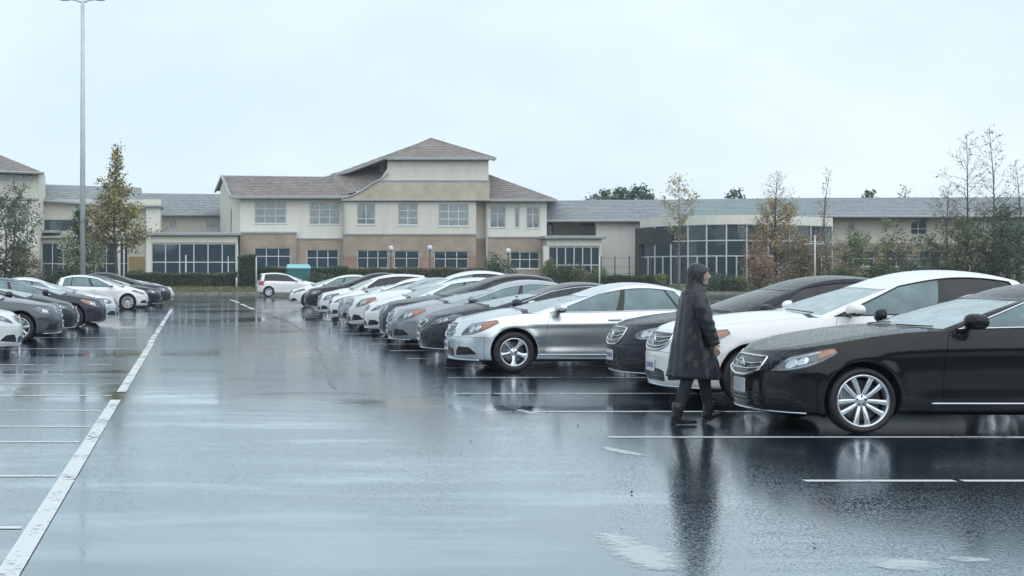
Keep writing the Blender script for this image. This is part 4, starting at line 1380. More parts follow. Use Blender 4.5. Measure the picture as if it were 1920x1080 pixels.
part('upper_wall', M_CREAM, mbld, lambda b: wall_holes(b, bx(644, CY), bx(893, CY), bz(440, CY), bz(373, CY), CY, upc))
for h, c, r, bl in zip(upc, (2, 2, 3), (2, 3, 3), (0, .1, .9)): window(mbld, h, CY, c, r, blind=bl, rsplit=[0, .28, 1] if r == 2 else None)
lowC = [H(670, 728, 469, 503, CY), H(739, 786, 470, 503, CY), H(814, 878, 471, 504, CY)]
part('brick_wall', M_BRICK, mbld, lambda b: wall_holes(b, bx(644, CY-.05), bx(893, CY-.05), bz(481, CY), bz(440, CY), CY - .05, [(h[0], h[1], bz(481, CY), h[3]) for h in lowC]))
part('brick_wall', M_BRICKRED, mbld, lambda b: wall_holes(b, bx(644, CY-.05), bx(893, CY-.05), g0, bz(481, CY) - .003, CY - .05, [(h[0], h[1], h[2], bz(481, CY) - .003) for h in lowC]))
for h, c in zip(lowC, (3, 2, 3)): window(mbld, h, CY - .05, c, 2, rsplit=[0, .57, 1], pane=M_PANEBLUE, blind=.12)
part('brick_cap', M_TRIM, mbld, lambda b: b.box(bx(643, CY), bx(894, CY), CY - .13, CY - .01, bz(441, CY), bz(438, CY)))
part('side_wall', M_CREAM, mbld, lambda b: (b.box(bx(644, CY) - .005, bx(644, CY) + .3, CY + .41, BD + .5, g0, bz(374)), b.box(bx(893, CY) - .31, bx(893, CY) + .004, CY + .41, BD + 1.0, g0, bz(374))))
RY = BD + .5
part('upper_wall', M_CREAM, mbld, lambda b: wall_holes(b, bx(890, RY), bx(913, RY), bz(447, RY), bz(375, RY), RY, []))
part('brick_wall', M_BRICK, mbld, lambda b: wall_holes(b, bx(890, RY), bx(913, RY), g0, bz(447, RY) - .002, RY - .02, []))
SY = BD - .2
upr = [H(919, 948, 387, 427, SY), H(965, 974, 388, 427, SY), H(987, 1012, 388, 428, SY)]
part('upper_wall', M_CREAM2, mbld, lambda b: wall_holes(b, bx(913, SY), bx(1025, SY), bz(445, SY), bz(375, SY), SY, upr))
for h, c in zip(upr, (2, 1, 2)): window(mbld, h, SY, c, 2 if c == 2 else 1, blind=0.0, rsplit=[0, .65, 1] if c == 2 else None)
lowr = [H(957, 1012, 472, 504, SY - .1)]
part('brick_wall', M_BRICK, mbld, lambda b: wall_holes(b, bx(913, SY-.1), bx(1024, SY-.1), g0, bz(445, SY), SY - .1, lowr))
window(mbld, lowr[0], SY - .1, 3, 2, rsplit=[0, .55, 1], pane=M_PANEBLUE, blind=.1)
part('brick_cap', M_TRIM, mbld, lambda b: b.box(bx(912, SY), bx(1025, SY), SY - .18, SY - .003, bz(446, SY), bz(443.4, SY)))
part('side_wall', M_CREAM, mbld, lambda b: b.box(bx(1024, SY) - .3, bx(1024.8, SY), SY + .41, SY + 12, g0, bz(376, SY)))
part('downpipe', M_PIPE, mbld, lambda b: b.tube([(bx(911), BD - .35, bz(382)), (bx(911), BD - .35, bz(484))], .09, 8))
part('downpipe', M_PIPE, mbld, lambda b: b.tube([(bx(1018), SY - .25, bz(450)), (bx(1018), SY - .25, g0)], .08, 8))
part('downpipe', M_PIPE, mbld, lambda b: b.tube([(bx(644), CY - .1, bz(376)), (bx(644), CY - .1, bz(440))], .06, 8))
# left gable, splayed back
gx0, gx1 = bx(450), PX(413, 133)
def gable(b):
    top = [(gx0, BD, bz(368)), (PX(432, 126), 126, PZ(350, 126)), (PX(420, 129), 129.0, PZ(333, 129)), (gx1, 133, PZ(352, 133))]
    base = [(gx0, BD, g0), (PX(432, 126), 126, g0), (PX(420, 129), 129.0, g0), (gx1, 133, g0)]
    for i in range(3):
        b.add([base[i+1], base[i], top[i], top[i+1]], [(0, 1, 2, 3)])
part('gable_wall', M_CREAM, mbld, gable)
part('brick_panel', M_BRICKRED, mbld, lambda b: b.add([(PX(415.5, 132.3), 132.3 - .1, PZ(436, 132)), (PX(433, 125.8), 125.8 - .08, PZ(436, 126)), (PX(433, 125.8), 125.8 - .08, PZ(392, 126)), (PX(415.5, 132.3), 132.3 - .1, PZ(396, 132))], [(0, 1, 2, 3)]))
# roofs
LE, LR = BD - .75, 129.0
part('roof', M_TILE, mbld, lambda b: (roof_courses(b, (PX(432, LE), LE, PZ(368, LE)), (PX(652, LE), LE, PZ(368, LE)), (PX(668, LR), LR, PZ(332, LR)), (PX(417, LR), LR, PZ(329, LR)), 13),
     b.add([(PX(417, LR), LR, PZ(329, LR)), (PX(668, LR), LR, PZ(332, LR)), (PX(668, 136), 136, PZ(370, 136)), (PX(404, 136), 136, PZ(358, 136))], [(0, 1, 2, 3)])))
part('gutter', M_TRIM, mbld, lambda b: (b.bbox(bx(431, LE), bx(643, LE), LE - .14, LE + .04, PZ(372.5, LE), PZ(367.4, LE), .03), b.box(bx(433, LE), bx(643, LE), LE + .05, BD - .01, PZ(372, LE), PZ(370, LE))))
part('verge_board', M_TRIM, mbld, lambda b: (b.tube([(PX(432, LE), LE, PZ(369, LE)), (PX(416, LR), LR, PZ(330, LR))], .13, 6), b.tube([(PX(416, LR), LR, PZ(330, LR)), (PX(404, 136), 136, PZ(359, 136))], .13, 6)))
FY = CY - .25
def poly(b, pts, y, t=.35):
    n = len(pts); v = [(PX(x, y), y, PZ(z, y)) for x, z in pts] + [(PX(x, y), y + t, PZ(z, y)) for x, z in pts]
    b.add(v, [tuple(range(n)), tuple(range(2 * n - 1, n - 1, -1))] + [(i, i + n, (i + 1) % n + n, (i + 1) % n) for i in range(n)])
curve = [(641, 371), (660, 366.5), (676, 359), (690, 350), (700, 343), (712, 338)]
part('buff_brick_band', M_BUFF, mbld, lambda b: poly(b, [(641, 374.6), (918, 374.6), (918, 339.5), (712, 338.5)] + curve[::-1][1:], FY))
part('band_coping', M_TRIM, mbld, lambda b: b.box(bx(710, FY), bx(919, FY), FY - .05, FY + .4, PZ(340.2, FY), PZ(337.6, FY)))
part('band_gutter', M_TRIM, mbld, lambda b: b.bbox(bx(640, FY), bx(920, FY), FY - .12, FY + .3, PZ(377, FY), PZ(373.8, FY), .03))
part('flashing', M_TRIM, mbld, lambda b: b.tube([(PX(x, FY - .05), FY - .05, PZ(z, FY - .05)) for x, z in curve + [(722, 329), (728, 324)]], .10, 6))
part('roof', M_TILE, mbld, lambda b: (
    b.add([(PX(640, 124), 124, PZ(367, 124)), (PX(676, 124.2), 124.2, PZ(357, 124.2)), (PX(712, 124.6), 124.6, PZ(336, 124.6)), (PX(742, 125), 125, PZ(317, 125)), (PX(742, 126), 126, PZ(299, 126)), (PX(690, 128), 128, PZ(308, 128)), (PX(620, 129.5), 129.5, PZ(326, 129.5))], [(0, 1, 6), (1, 2, 5), (1, 5, 6), (2, 3, 4), (2, 4, 5)])))
TY = CY - .05
part('tower_wall', M_CREAM, mbld, lambda b: (poly(b, [(712, 338.5), (916, 338.5), (916, 296), (727, 296), (727, 316)], TY, .4), b.box(PX(916, TY) - .4, PX(916, TY) - .003, TY + .41, TY + 8, PZ(345, TY), PZ(297, TY))))
part('attic_window', M_ROOM, mbld, lambda b: b.box(PX(714, TY + .8), PX(727, TY + .8), TY + .75, TY + 1.2, PZ(321, TY), PZ(303, TY)))
TE = TY - .5
ap = (PX(808, 129), 129.0, PZ(260, 129))
eL, eR = (PX(724, TE), TE, PZ(296.5, TE)), (PX(929, TE), TE, PZ(296.5, TE))
bR = (PX(925, 137), 137, PZ(300, 137)); fl_ = (PX(611, 131), 131, PZ(332, 131)); fm = (PX(655, 127), 127, PZ(322.5, 127)); fb = (PX(660, 138), 138, PZ(322, 138))
def troof(b):
    roof_courses(b, eL, eR, ap, ap, 12)
    roof_courses(b, eR, bR, ap, ap, 12)
    roof_courses(b, fm, eL, ap, ap, 12); roof_courses(b, fl_, fm, ap, ap, 12)
    b.add([fl_, fb, ap], [(0, 2, 1)]); b.add([fb, bR, ap], [(0, 2, 1)])
    b.add([eL, eR, bR, fb, fl_, fm], [(5, 4, 3, 2, 1, 0)])
part('tower_roof', M_TILE, mbld, troof)
part('tower_gutter', M_TRIM, mbld, lambda b: (b.bbox(eL[0], eR[0], TE - .12, TE + .06, eL[2] - .16, eL[2] + .06, .03), b.tube([eL, fm, fl_], .11, 6), b.tube([eR, bR], .11, 6)))
part('hip_tile_row', M_TILE, mbld, lambda b: (b.tube([eR, ap], .09, 6), b.tube([eL, ap], .09, 6)))
RE = SY - .8
rL, rR, rp = (PX(900, RE), RE, PZ(374, RE)), (PX(1043, RE), RE, PZ(374, RE)), (PX(916, 129), 129.0, PZ(327, 129))
part('roof', M_TILE, mbld, lambda b: (roof_courses(b, rL, rR, rp, (PX(895, 129), 129, PZ(327, 129)), 13), roof_courses(b, rR, (PX(1045, 138), 138, PZ(374, 138)), (PX(916, 131), 131, PZ(327, 131)), rp, 13)))
part('gutter', M_TRIM, mbld, lambda b: (b.bbox(bx(905, RE), bx(1043, RE), RE - .14, RE + .05, PZ(378, RE), PZ(373.4, RE), .03), b.box(bx(905, RE), bx(1040, RE), RE + .06, SY - .01, PZ(377, RE), PZ(375.5, RE))))

# ---- glazed entrance hall to the left of it
hall = empty('entrance_hall', (0, 0, 0)); tag(hall, 'low flat-roofed entrance hall with full-height dark glazing behind the clipped hedge', 'building')
HD = 121.5
def hall_b(o, X0, X1, Y0, Y1, d, ncol, tr, kind):
    x0, x1 = PX(X0, d), PX(X1, d)
    part('fascia', M_CREAM2, o, lambda b: b.box(x0, x1, d, d + 4.5, PZ(Y0 + 19, d), PZ(Y0 + 6, d)))
    part('roof_edge', M_TRIM, o, lambda b: b.bbox(x0 - .35, x1 + .25, d - .45, d + 4.6, PZ(Y0 + 6, d) + .003, PZ(Y0, d), .04))
    h = (x0 + .12, x1 - .12, g0, PZ(Y0 + 20, d))
    part('pier', M_CREAM2, o, lambda b: b.box(x0 - .3, x0 + .115, d + .02, d + .4, g0 - .3, PZ(Y0 + 19, d) - .002))
    part('pier', M_CREAM2, o, lambda b: b.box(x1 - .115, x1 + .02, d + .02, d + .4, g0 - .3, PZ(Y0 + 19, d) - .002))
    return window(o, h, d, ncol, 2, rsplit=[0, tr, 1], pane=M_PANEBLUE, sill=False, fw=.09)
w_ = hall_b(hall, 281, 446, 436, 512, HD, 6, .55, 0)
part('door_frame', M_WHITEFRAME, w_, lambda b: (b.box(PX(347, HD), PX(350, HD), HD + .06, HD + .18, g0, PZ(478, HD)), b.box(PX(427, HD), PX(429, HD), HD + .06, HD + .18, g0, PZ(480, HD))))
part('curtain', M_BLIND, w_, lambda b: (b.box(PX(424, HD), PX(428, HD), HD + .25, HD + .30, g0, PZ(482, HD)), b.box(PX(433, HD), PX(438, HD), HD + .25, HD + .3, g0, PZ(482, HD))))
annex = empty('glazed_annex', (0, 0, 0)); tag(annex, 'low glazed annex between the main building and the blank cream wall', 'building')
hall_b(annex, 1026, 1128, 442, 505, 122.6, 6, .52, 0)

# ---- left wing
lw = empty('left_wing', (0, 0, 0)); tag(lw, 'long grey-roofed wing behind the autumn tree, between tower block and main building', 'building')
LD = 136.0
hw = [H(318, 331, 410, 428, LD), H(387, 411, 407, 428, LD)]
part('wall', M_CREAM, lw, lambda b: wall_holes(b, PX(300, LD), PX(418, LD), g0, PZ(402, LD), LD, hw))
for h in hw: window(lw, h, LD, 2, 1, blind=.3)
part('roof', M_TILEGREY, lw, lambda b: (roof_courses(b, (PX(262, LD-.7), LD-.7, PZ(403, LD-.7)), (PX(419, LD-.7), LD-.7, PZ(403, LD-.7)), (PX(421, 143), 143, PZ(364, 143)), (PX(250, 143), 143, PZ(362, 143)), 12),
    b.add([(PX(250, 143), 143, PZ(362, 143)), (PX(421, 143), 143, PZ(364, 143)), (PX(421, 150), 150, PZ(400, 150)), (PX(250, 150), 150, PZ(400, 150))], [(0, 1, 2, 3)])))
part('gutter', M_TRIM, lw, lambda b: b.bbox(PX(301, LD-.8), PX(414, LD-.8), LD - .9, LD - .6, PZ(405.5, LD), PZ(402, LD), .04))
LB = 131.0
hb_ = [H(77, 166, 412, 433, LB)]
part('wall', M_CREAM, lw, lambda b: wall_holes(b, PX(72, LB), PX(302, LB), PZ(450, LB), PZ(374, LB), LB, hb_))
window(lw, hb_[0], LB, 5, 1, frame=M_DARKFRAME, pane=M_PANEBLUE)
part('roof', M_TILEGREY, lw, lambda b: (roof_courses(b, (PX(66, LB-.7), LB-.7, PZ(375, LB-.7)), (PX(272, LB-.7), LB-.7, PZ(390, LB-.7)), (PX(265, 138), 138, PZ(352, 138)), (PX(66, 138), 138, PZ(345, 138)), 10)))
part('gutter', M_TRIM, lw, lambda b: b.tube([(PX(68, LB-.8), LB-.8, PZ(376, LB)), (PX(272, LB-.8), LB-.8, PZ(391, LB))], .12, 6))
part('stair_block', M_CREAM2, lw, lambda b: b.box(PX(274, 128), PX(300, 128), 128, 134, g0, PZ(388, 128)))
part('stair_block_roof', M_TRIM, lw, lambda b: b.box(PX(270, 127.6), PX(304, 127.6), 127.5, 134.2, PZ(388, 128) + .003, PZ(385, 128)))
part('canopy', M_TRIM, lw, lambda b: b.bbox(PX(76, 129), PX(112, 129), 128.5, 130.98, PZ(437, 129), PZ(432, 129), .04))
hg = [(PX(78, 128.5), PX(240, 128.5), g0, PZ(455, 128.5))]
part('wall', M_CREAM, lw, lambda b: wall_holes(b, PX(70, 128.5), PX(274, 128.5), g0, PZ(446, 128.5), 128.5, hg))
window(lw, hg[0], 128.5, 8, 2, rsplit=[0, .5, 1], frame=M_WHITEFRAME, pane=M_PANEBLUE, sill=False, fw=.07)
part('flat_roof', M_TRIM, lw, lambda b: b.bbox(PX(68, 128), PX(276, 128), 127.9, 130.97, PZ(447, 128.5), PZ(443, 128.5), .04))
part('door', pm('tan_door', (.42, .30, .16), .6, var=.1), lw, lambda b: b.box(PX(242, 128.3), PX(270, 128.3), 128.38, 128.47, g0, PZ(481, 128.3)))
part('column', M_CREAM2, lw, lambda b: (b.bbox(PX(221, 127.6), PX(226, 127.6), 127.5, 127.75, g0, PZ(447, 127.6), .03)))
part('column', M_CREAM2, lw, lambda b: (b.bbox(PX(231, 127.6), PX(234, 127.6), 127.5, 127.7, g0, PZ(447, 127.6), .03)))

# ---- tower block at the left edge
tb = empty('tower_block', (0, 0, 0)); tag(tb, 'cream three-storey tower block with hipped roof at the left edge behind the bare shrub', 'building')
TD = 126.0
th_ = [H(-20, 18, 322, 341, TD), H(25, 44, 322, 341, TD), H(48, 62, 322, 341, TD)]
part('wall', M_CREAM, tb, lambda b: wall_holes(b, PX(-60, TD), PX(72, TD), PZ(372, TD), PZ(319, TD), TD, th_))
for h, c in zip(th_, (2, 1, 1)): window(tb, h, TD, c, 1, pane=M_PANE, blind=.9, frame=M_CREAM2)
tl = [H(38, 56, 381, 420, TD)]
part('wall', M_CREAM2, tb, lambda b: wall_holes(b, PX(-60, TD+.1), PX(70, TD+.1), g0, PZ(372, TD) - .003, TD + .1, tl))
window(tb, tl[0], TD + .1, 1, 2, blind=.9)
part('string_course', M_TRIM, tb, lambda b: b.box(PX(-60, TD), PX(73, TD), TD - .1, TD - .003, PZ(375, TD), PZ(371.5, TD)))
part('side_wall', M_CREAM, tb, lambda b: b.box(PX(72, TD) - .3, PX(72, TD) - .004, TD + .5, TD + 6, g0, PZ(321, TD)))
e0, e1, a1 = (PX(-70, 125), 125, PZ(319, 125)), (PX(83, 125), 125, PZ(325, 125)), (PX(-2, 131), 131, PZ(290, 131))
part('roof', M_TILE, tb, lambda b: (roof_courses(b, e0, e1, a1, (PX(-60, 131), 131, PZ(290, 131)), 9), roof_courses(b, e1, (PX(84, 137), 137, PZ(325, 137)), a1, a1, 9),
    b.add([e0, e1, (PX(84, 137), 137, PZ(325, 137)), (PX(-70, 137), 137, PZ(325, 137))], [(3, 2, 1, 0)])))
part('gutter', M_TRIM, tb, lambda b: b.tube([(e0[0], 124.95, e0[2]), (e1[0], 124.95, e1[2])], .13, 6))

# ---- right wing with the curved glass pavilion
rw = empty('right_wing', (0, 0, 0)); tag(rw, 'long low cream wing with grey-green tiled roof behind the bare trees on the right', 'building')
RD = 130.0
part('wall', M_CREAM2, rw, lambda b: wall_holes(b, PX(1118, 126), PX(1240, 126), g0, PZ(412, 126), 126.0, []))
vent = H(1088, 1116, 417, 424, RD); wn = H(1027, 1037, 417, 441, RD)
part('wall', M_CREAM, rw, lambda b: wall_holes(b, PX(1020, RD), PX(1125, RD), g0, PZ(411, RD), RD, [vent, wn]))
window(rw, wn, RD, 1, 1, pane=M_PANEBLUE, frame=M_DARKFRAME)
window(rw, vent, RD, 4, 1, pane=M_PANEBLUE, frame=M_TRIM, sill=False)
part('roof', M_TILEGREY, rw, lambda b: (roof_courses(b, (PX(1020, 125.2), 125.2, PZ(413, 125.2)), (PX(1300, 125.2), 125.2, PZ(412, 125.2)), (PX(1300, 134), 134, PZ(374, 134)), (PX(1020, 134), 134, PZ(376, 134)), 14),
    b.add([(PX(1020, 134), 134, PZ(376, 134)), (PX(1300, 134), 134, PZ(374, 134)), (PX(1300, 144), 144, PZ(410, 144)), (PX(1020, 144), 144, PZ(410, 144))], [(0, 1, 2, 3)])))
part('roof', M_TILEGREEN, rw, lambda b: (roof_courses(b, (PX(1300, 124.9), 124.9, PZ(408, 124.9)), (PX(1520, 124.9), 124.9, PZ(406, 124.9)), (PX(1520, 134), 134, PZ(371, 134)), (PX(1300, 134), 134, PZ(373.5, 134)), 14),
    b.add([(PX(1300, 134), 134, PZ(373.5, 134)), (PX(1520, 134), 134, PZ(371, 134)), (PX(1520, 144), 144, PZ(410, 144)), (PX(1300, 144), 144, PZ(410, 144))], [(0, 1, 2, 3)])))
part('roof', M_TILEGREY, rw, lambda b: (roof_courses(b, (PX(1520, 125.2), 125.2, PZ(405, 125.2)), (PX(2060, 125.2), 125.2, PZ(405, 125.2)), (PX(2060, 134), 134, PZ(369, 134)), (PX(1520, 134), 134, PZ(371, 134)), 14),
    b.add([(PX(1520, 134), 134, PZ(371, 134)), (PX(2060, 134), 134, PZ(369, 134)), (PX(2060, 144), 144, PZ(410, 144)), (PX(1520, 144), 144, PZ(410, 144))], [(0, 1, 2, 3)])))
part('gutter', M_TRIM, rw, lambda b: (b.bbox(PX(1022, 125), PX(1300, 125), 124.9, 125.2, PZ(416, 125), PZ(412, 125), .04), b.bbox(PX(1520, 125), PX(2060, 125), 124.9, 125.2, PZ(408, 125), PZ(404, 125), .04)))
RW = 127.0
hs = [H(1708, 1738, 408, 440, RW), H(1655, 1665, 415, 428, RW), H(1676, 1684, 415, 428, RW), H(1590, 1602, 416, 432, RW), H(1790, 1815, 412, 432, RW), H(1862, 1885, 412, 434, RW)]
part('wall', M_CREAM, rw, lambda b: wall_holes(b, PX(1500, RW), PX(2060, RW), PZ(456, RW), PZ(402, RW), RW, hs))
for i, h in enumerate(hs): window(rw, h, RW, 2 if i in (0, 4, 5) else 1, 2 if i in (0,) else 1, rsplit=[0, .35, 1] if i == 0 else None, pane=M_PANEBLUE, blind=0 if i == 0 else .3)
hr = [H(1600 + 62 * i, 1640 + 62 * i, 470, 500, RW - .2) for i in range(7)]
part('brick_wall', M_BRICK, rw, lambda b: wall_holes(b, PX(1500, RW-.2), PX(2060, RW-.2), g0, PZ(456, RW), RW - .2, hr))
for h in hr: window(rw, h, RW - .2, 2, 2, pane=M_PANEBLUE)

pv = empty('glass_pavilion', (0, 0, 0)); tag(pv, 'curved glass pavilion with white mullions and dark cladding band beside the cream wall', 'building')
# plan: an arc bulging towards the car park
pc = [(1203, 124), (1228, 122.6), (1258, 121.2), (1290, 120.2), (1325, 119.4), (1362, 119.0), (1400, 119.0), (1440, 119.3), (1480, 120.0), (1520, 121.2), (1560, 122.8)]
pc = [(x, 124.4 - (124.6 - d_) * 1.75) for x, d_ in pc]
pc = [p for a, c in zip(pc[:-1], pc[1:]) for p in (a, ((a[0] + c[0]) / 2, (a[1] + c[1]) / 2 - .06))] + [pc[-1]]
pp = [(PX(x, d_), d_) for x, d_ in pc]
def arcwall(b, z0f, z1f, off=0.0, t=.25):
    n = len(pp)
    v = []
    for (x, y) in pp: v += [(x, y + off, z0f), (x, y + off, z1f), (x, y + off + t, z0f), (x, y + off + t, z1f)]
    f = []
    for i in range(n - 1):
        a, c = 4 * i, 4 * i + 4
        f += [(a, c, c + 1, a + 1), (a + 2, a + 3, c + 3, c + 2), (a + 1, c + 1, c + 3, a + 3), (a, a + 2, c + 2, c)]
    b.add(v, f)
zt, zm, zl = PZ(424, 119.2), PZ(453, 119.2), PZ(481, 119.2)
part('flat_roof', M_TRIM, pv, lambda b: b.add([(x, y + .1, PZ(407, 119.2) - .03) for x, y in pp], [tuple(range(len(pp)))]))
part('curved_fascia', M_CREAM2, pv, lambda b: arcwall(b, zt, PZ(407, 119.2), -.15, .6))
part('dark_band', M_DARKBAND, pv, lambda b: (b.add([(pp[0][0] - .25, pp[0][1] - .4, PZ(458, 122)), (pp[4][0], pp[4][1] - .3, PZ(458, 121)), (pp[4][0], pp[4][1] - .3, PZ(429, 121)), (pp[0][0] - .25, pp[0][1] - .4, PZ(429, 122)),
    (pp[0][0] - .25, pp[0][1] + .2, PZ(458, 122)), (pp[4][0], pp[4][1] - .19, PZ(458, 121)), (pp[4][0], pp[4][1] - .19, PZ(429, 121)), (pp[0][0] - .25, pp[0][1] + .2, PZ(429, 122))], [(0, 1, 2, 3), (4, 7, 6, 5), (0, 4, 5, 1), (3, 2, 6, 7), (0, 3, 7, 4), (1, 5, 6, 2)]),
    b.box(pp[0][0] - .3, pp[0][0] + .5, pp[0][1] - .05, pp[0][1] + .3, g0, PZ(458, 122))))
part('backing', M_ROOM, pv, lambda b: arcwall(b, g0, zt, 1.6, .2))
for i in range(len(pp) - 1):
    for (za, zb_) in ((g0, zl), (zl, zm), (zm, zt)):
        b = MB(); (xa, ya), (xb, yb_) = pp[i], pp[i+1]
        b.add([(xa, ya + .06, za), (xb, yb_ + .06, za), (xb, yb_ + .06, zb_), (xa, ya + .06, zb_)], [(0, 1, 2, 3)])
        b.build('pane', M_PANEBLUE, pv)
for i, (x, y) in enumerate(pp):
    if i == 0: continue
    part('mullion', M_WHITEFRAME, pv, lambda b: b.box(x - .045, x + .045, y - .05, y + .09, g0, (zl if i % 2 else zt) - .002))
for z in (zl, zm, g0 + .1):
    part('transom', M_WHITEFRAME, pv, lambda b: arcwall(b, z - .045, z + .045, -.02, .07))
# ------------------------------------------------------------------ plants
def leaf_mat(name, col, var=.35, rough=.55):
    m, t, b = nodes(name); L = t.links.new
    g = t.nodes.new('ShaderNodeNewGeometry')
    h = t.nodes.new('ShaderNodeHueSaturation'); h.inputs['Color'].default_value = (*col, 1)
    r = t.nodes.new('ShaderNodeMapRange'); r.inputs['To Min'].default_value = 1 - var; r.inputs['To Max'].default_value = 1 + var
    L(g.outputs['Random Per Island'], r.inputs['Value']); L(r.outputs['Result'], h.inputs['Value'])
    r2 = t.nodes.new('ShaderNodeMapRange'); r2.inputs['To Min'].default_value = .485; r2.inputs['To Max'].default_value = .515
    ml = t.nodes.new('ShaderNodeMath'); ml.operation = 'FRACT'; m5 = t.nodes.new('ShaderNodeMath'); m5.operation = 'MULTIPLY'; m5.inputs[1].default_value = 7.31
    L(g.outputs['Random Per Island'], m5.inputs[0]); L(m5.outputs[0], ml.inputs[0]); L(ml.outputs[0], r2.inputs['Value']); L(r2.outputs['Result'], h.inputs['Hue'])
    L(h.outputs['Color'], b.inputs['Base Color']); b.inputs['Roughness'].default_value = rough
    b.inputs['Specular IOR Level'].default_value = .3
    # thin leaves let some light through
    o = t.nodes['Material Output']; tl = t.nodes.new('ShaderNodeBsdfTranslucent'); L(h.outputs['Color'], tl.inputs['Color'])
    mx = t.nodes.new('ShaderNodeMixShader'); mx.inputs['Fac'].default_value = .35
    L(b.outputs[0], mx.inputs[1]); L(tl.outputs[0], mx.inputs[2]); L(mx.outputs[0], o.inputs['Surface'])
    return m
L_GREEN = leaf_mat('leaf_green', (.135, .175, .100)); L_DARK = leaf_mat('leaf_dark', (0.072, 0.126, 0.083)); L_OLIVE = leaf_mat('leaf_olive', (.235, .235, .13))
L_YELLOW = leaf_mat('leaf_yellow', (.48, .415, .17)); L_ORANGE = leaf_mat('leaf_orange', (.44, .285, .165)); L_BROWN = leaf_mat('leaf_brown', (.34, .26, .19))
L_PALE = leaf_mat('leaf_pale', (0.629, 0.654, 0.484)); L_LIME = leaf_mat('leaf_lime', (.28, .32, .15)); L_BLUEGREEN = leaf_mat('leaf_bluegreen', (0.121, 0.198, 0.164))
M_BARK = pm('bark', (.085, .075, .065), .9, var=.3, scale=6, bump=.4, bscale=30)
M_BARKPALE = pm('bark_pale', (.20, .19, .175), .85, var=.3, scale=6, bump=.3, bscale=30)

def leaves_mesh(name, pts, size, mats, weights, rs, flat=.5, up=0.0):
    """one small folded leaf (two triangles) at every point"""
    pts = np.asarray(pts, float); n = len(pts)
    d = rs.normal(size=(n, 3)); d[:, 2] = d[:, 2] * flat + up; d /= np.linalg.norm(d, axis=1, keepdims=True)
    e = rs.normal(size=(n, 3)); e -= d * (e * d).sum(1, keepdims=True); e /= np.linalg.norm(e, axis=1, keepdims=True)
    nn = np.cross(d, e)
    s = size * rs.uniform(.55, 1.35, (n, 1))
    a = pts - d * s * .5; c = pts + d * s * .5; w = e * s * .32; k = nn * s * .10
    V = np.stack([a, pts + w + k, c, pts - w + k], 1).reshape(-1, 3)
    me = bpy.data.meshes.new(name)
    me.vertices.add(4 * n); me.vertices.foreach_set('co', V.ravel())
    q = np.arange(n) * 4
    F = np.stack([q, q + 1, q + 2, q, q + 2, q + 3], 1).reshape(-1)
    me.loops.add(6 * n); me.loops.foreach_set('vertex_index', F.astype(np.int32))
    me.polygons.add(2 * n); me.polygons.foreach_set('loop_start', (np.arange(2 * n) * 3).astype(np.int32)); me.polygons.foreach_set('loop_total', np.full(2 * n, 3, dtype=np.int32))
    for m in mats: me.materials.append(m)
    mi = rs.choice(len(mats), n, p=np.array(weights) / sum(weights))
    me.polygons.foreach_set('material_index', np.repeat(mi, 2).astype(np.int32))
    me.update(calc_edges=True); me.validate()
    return me

def bough(rs, p, d, length, r, n=6, bend=.25, lift=0.0):
    pts = [np.array(p, float)]; rad = [r]; d = np.array(d, float); d /= np.linalg.norm(d)
    for i in range(n):
        d = d + rs.normal(size=3) * bend * .35 + np.array([0, 0, lift])
        d /= np.linalg.norm(d); pts.append(pts[-1] + d * length / n); rad.append(max(r * (1 - (i + 1) / n * .85), .006))
    return pts, rad

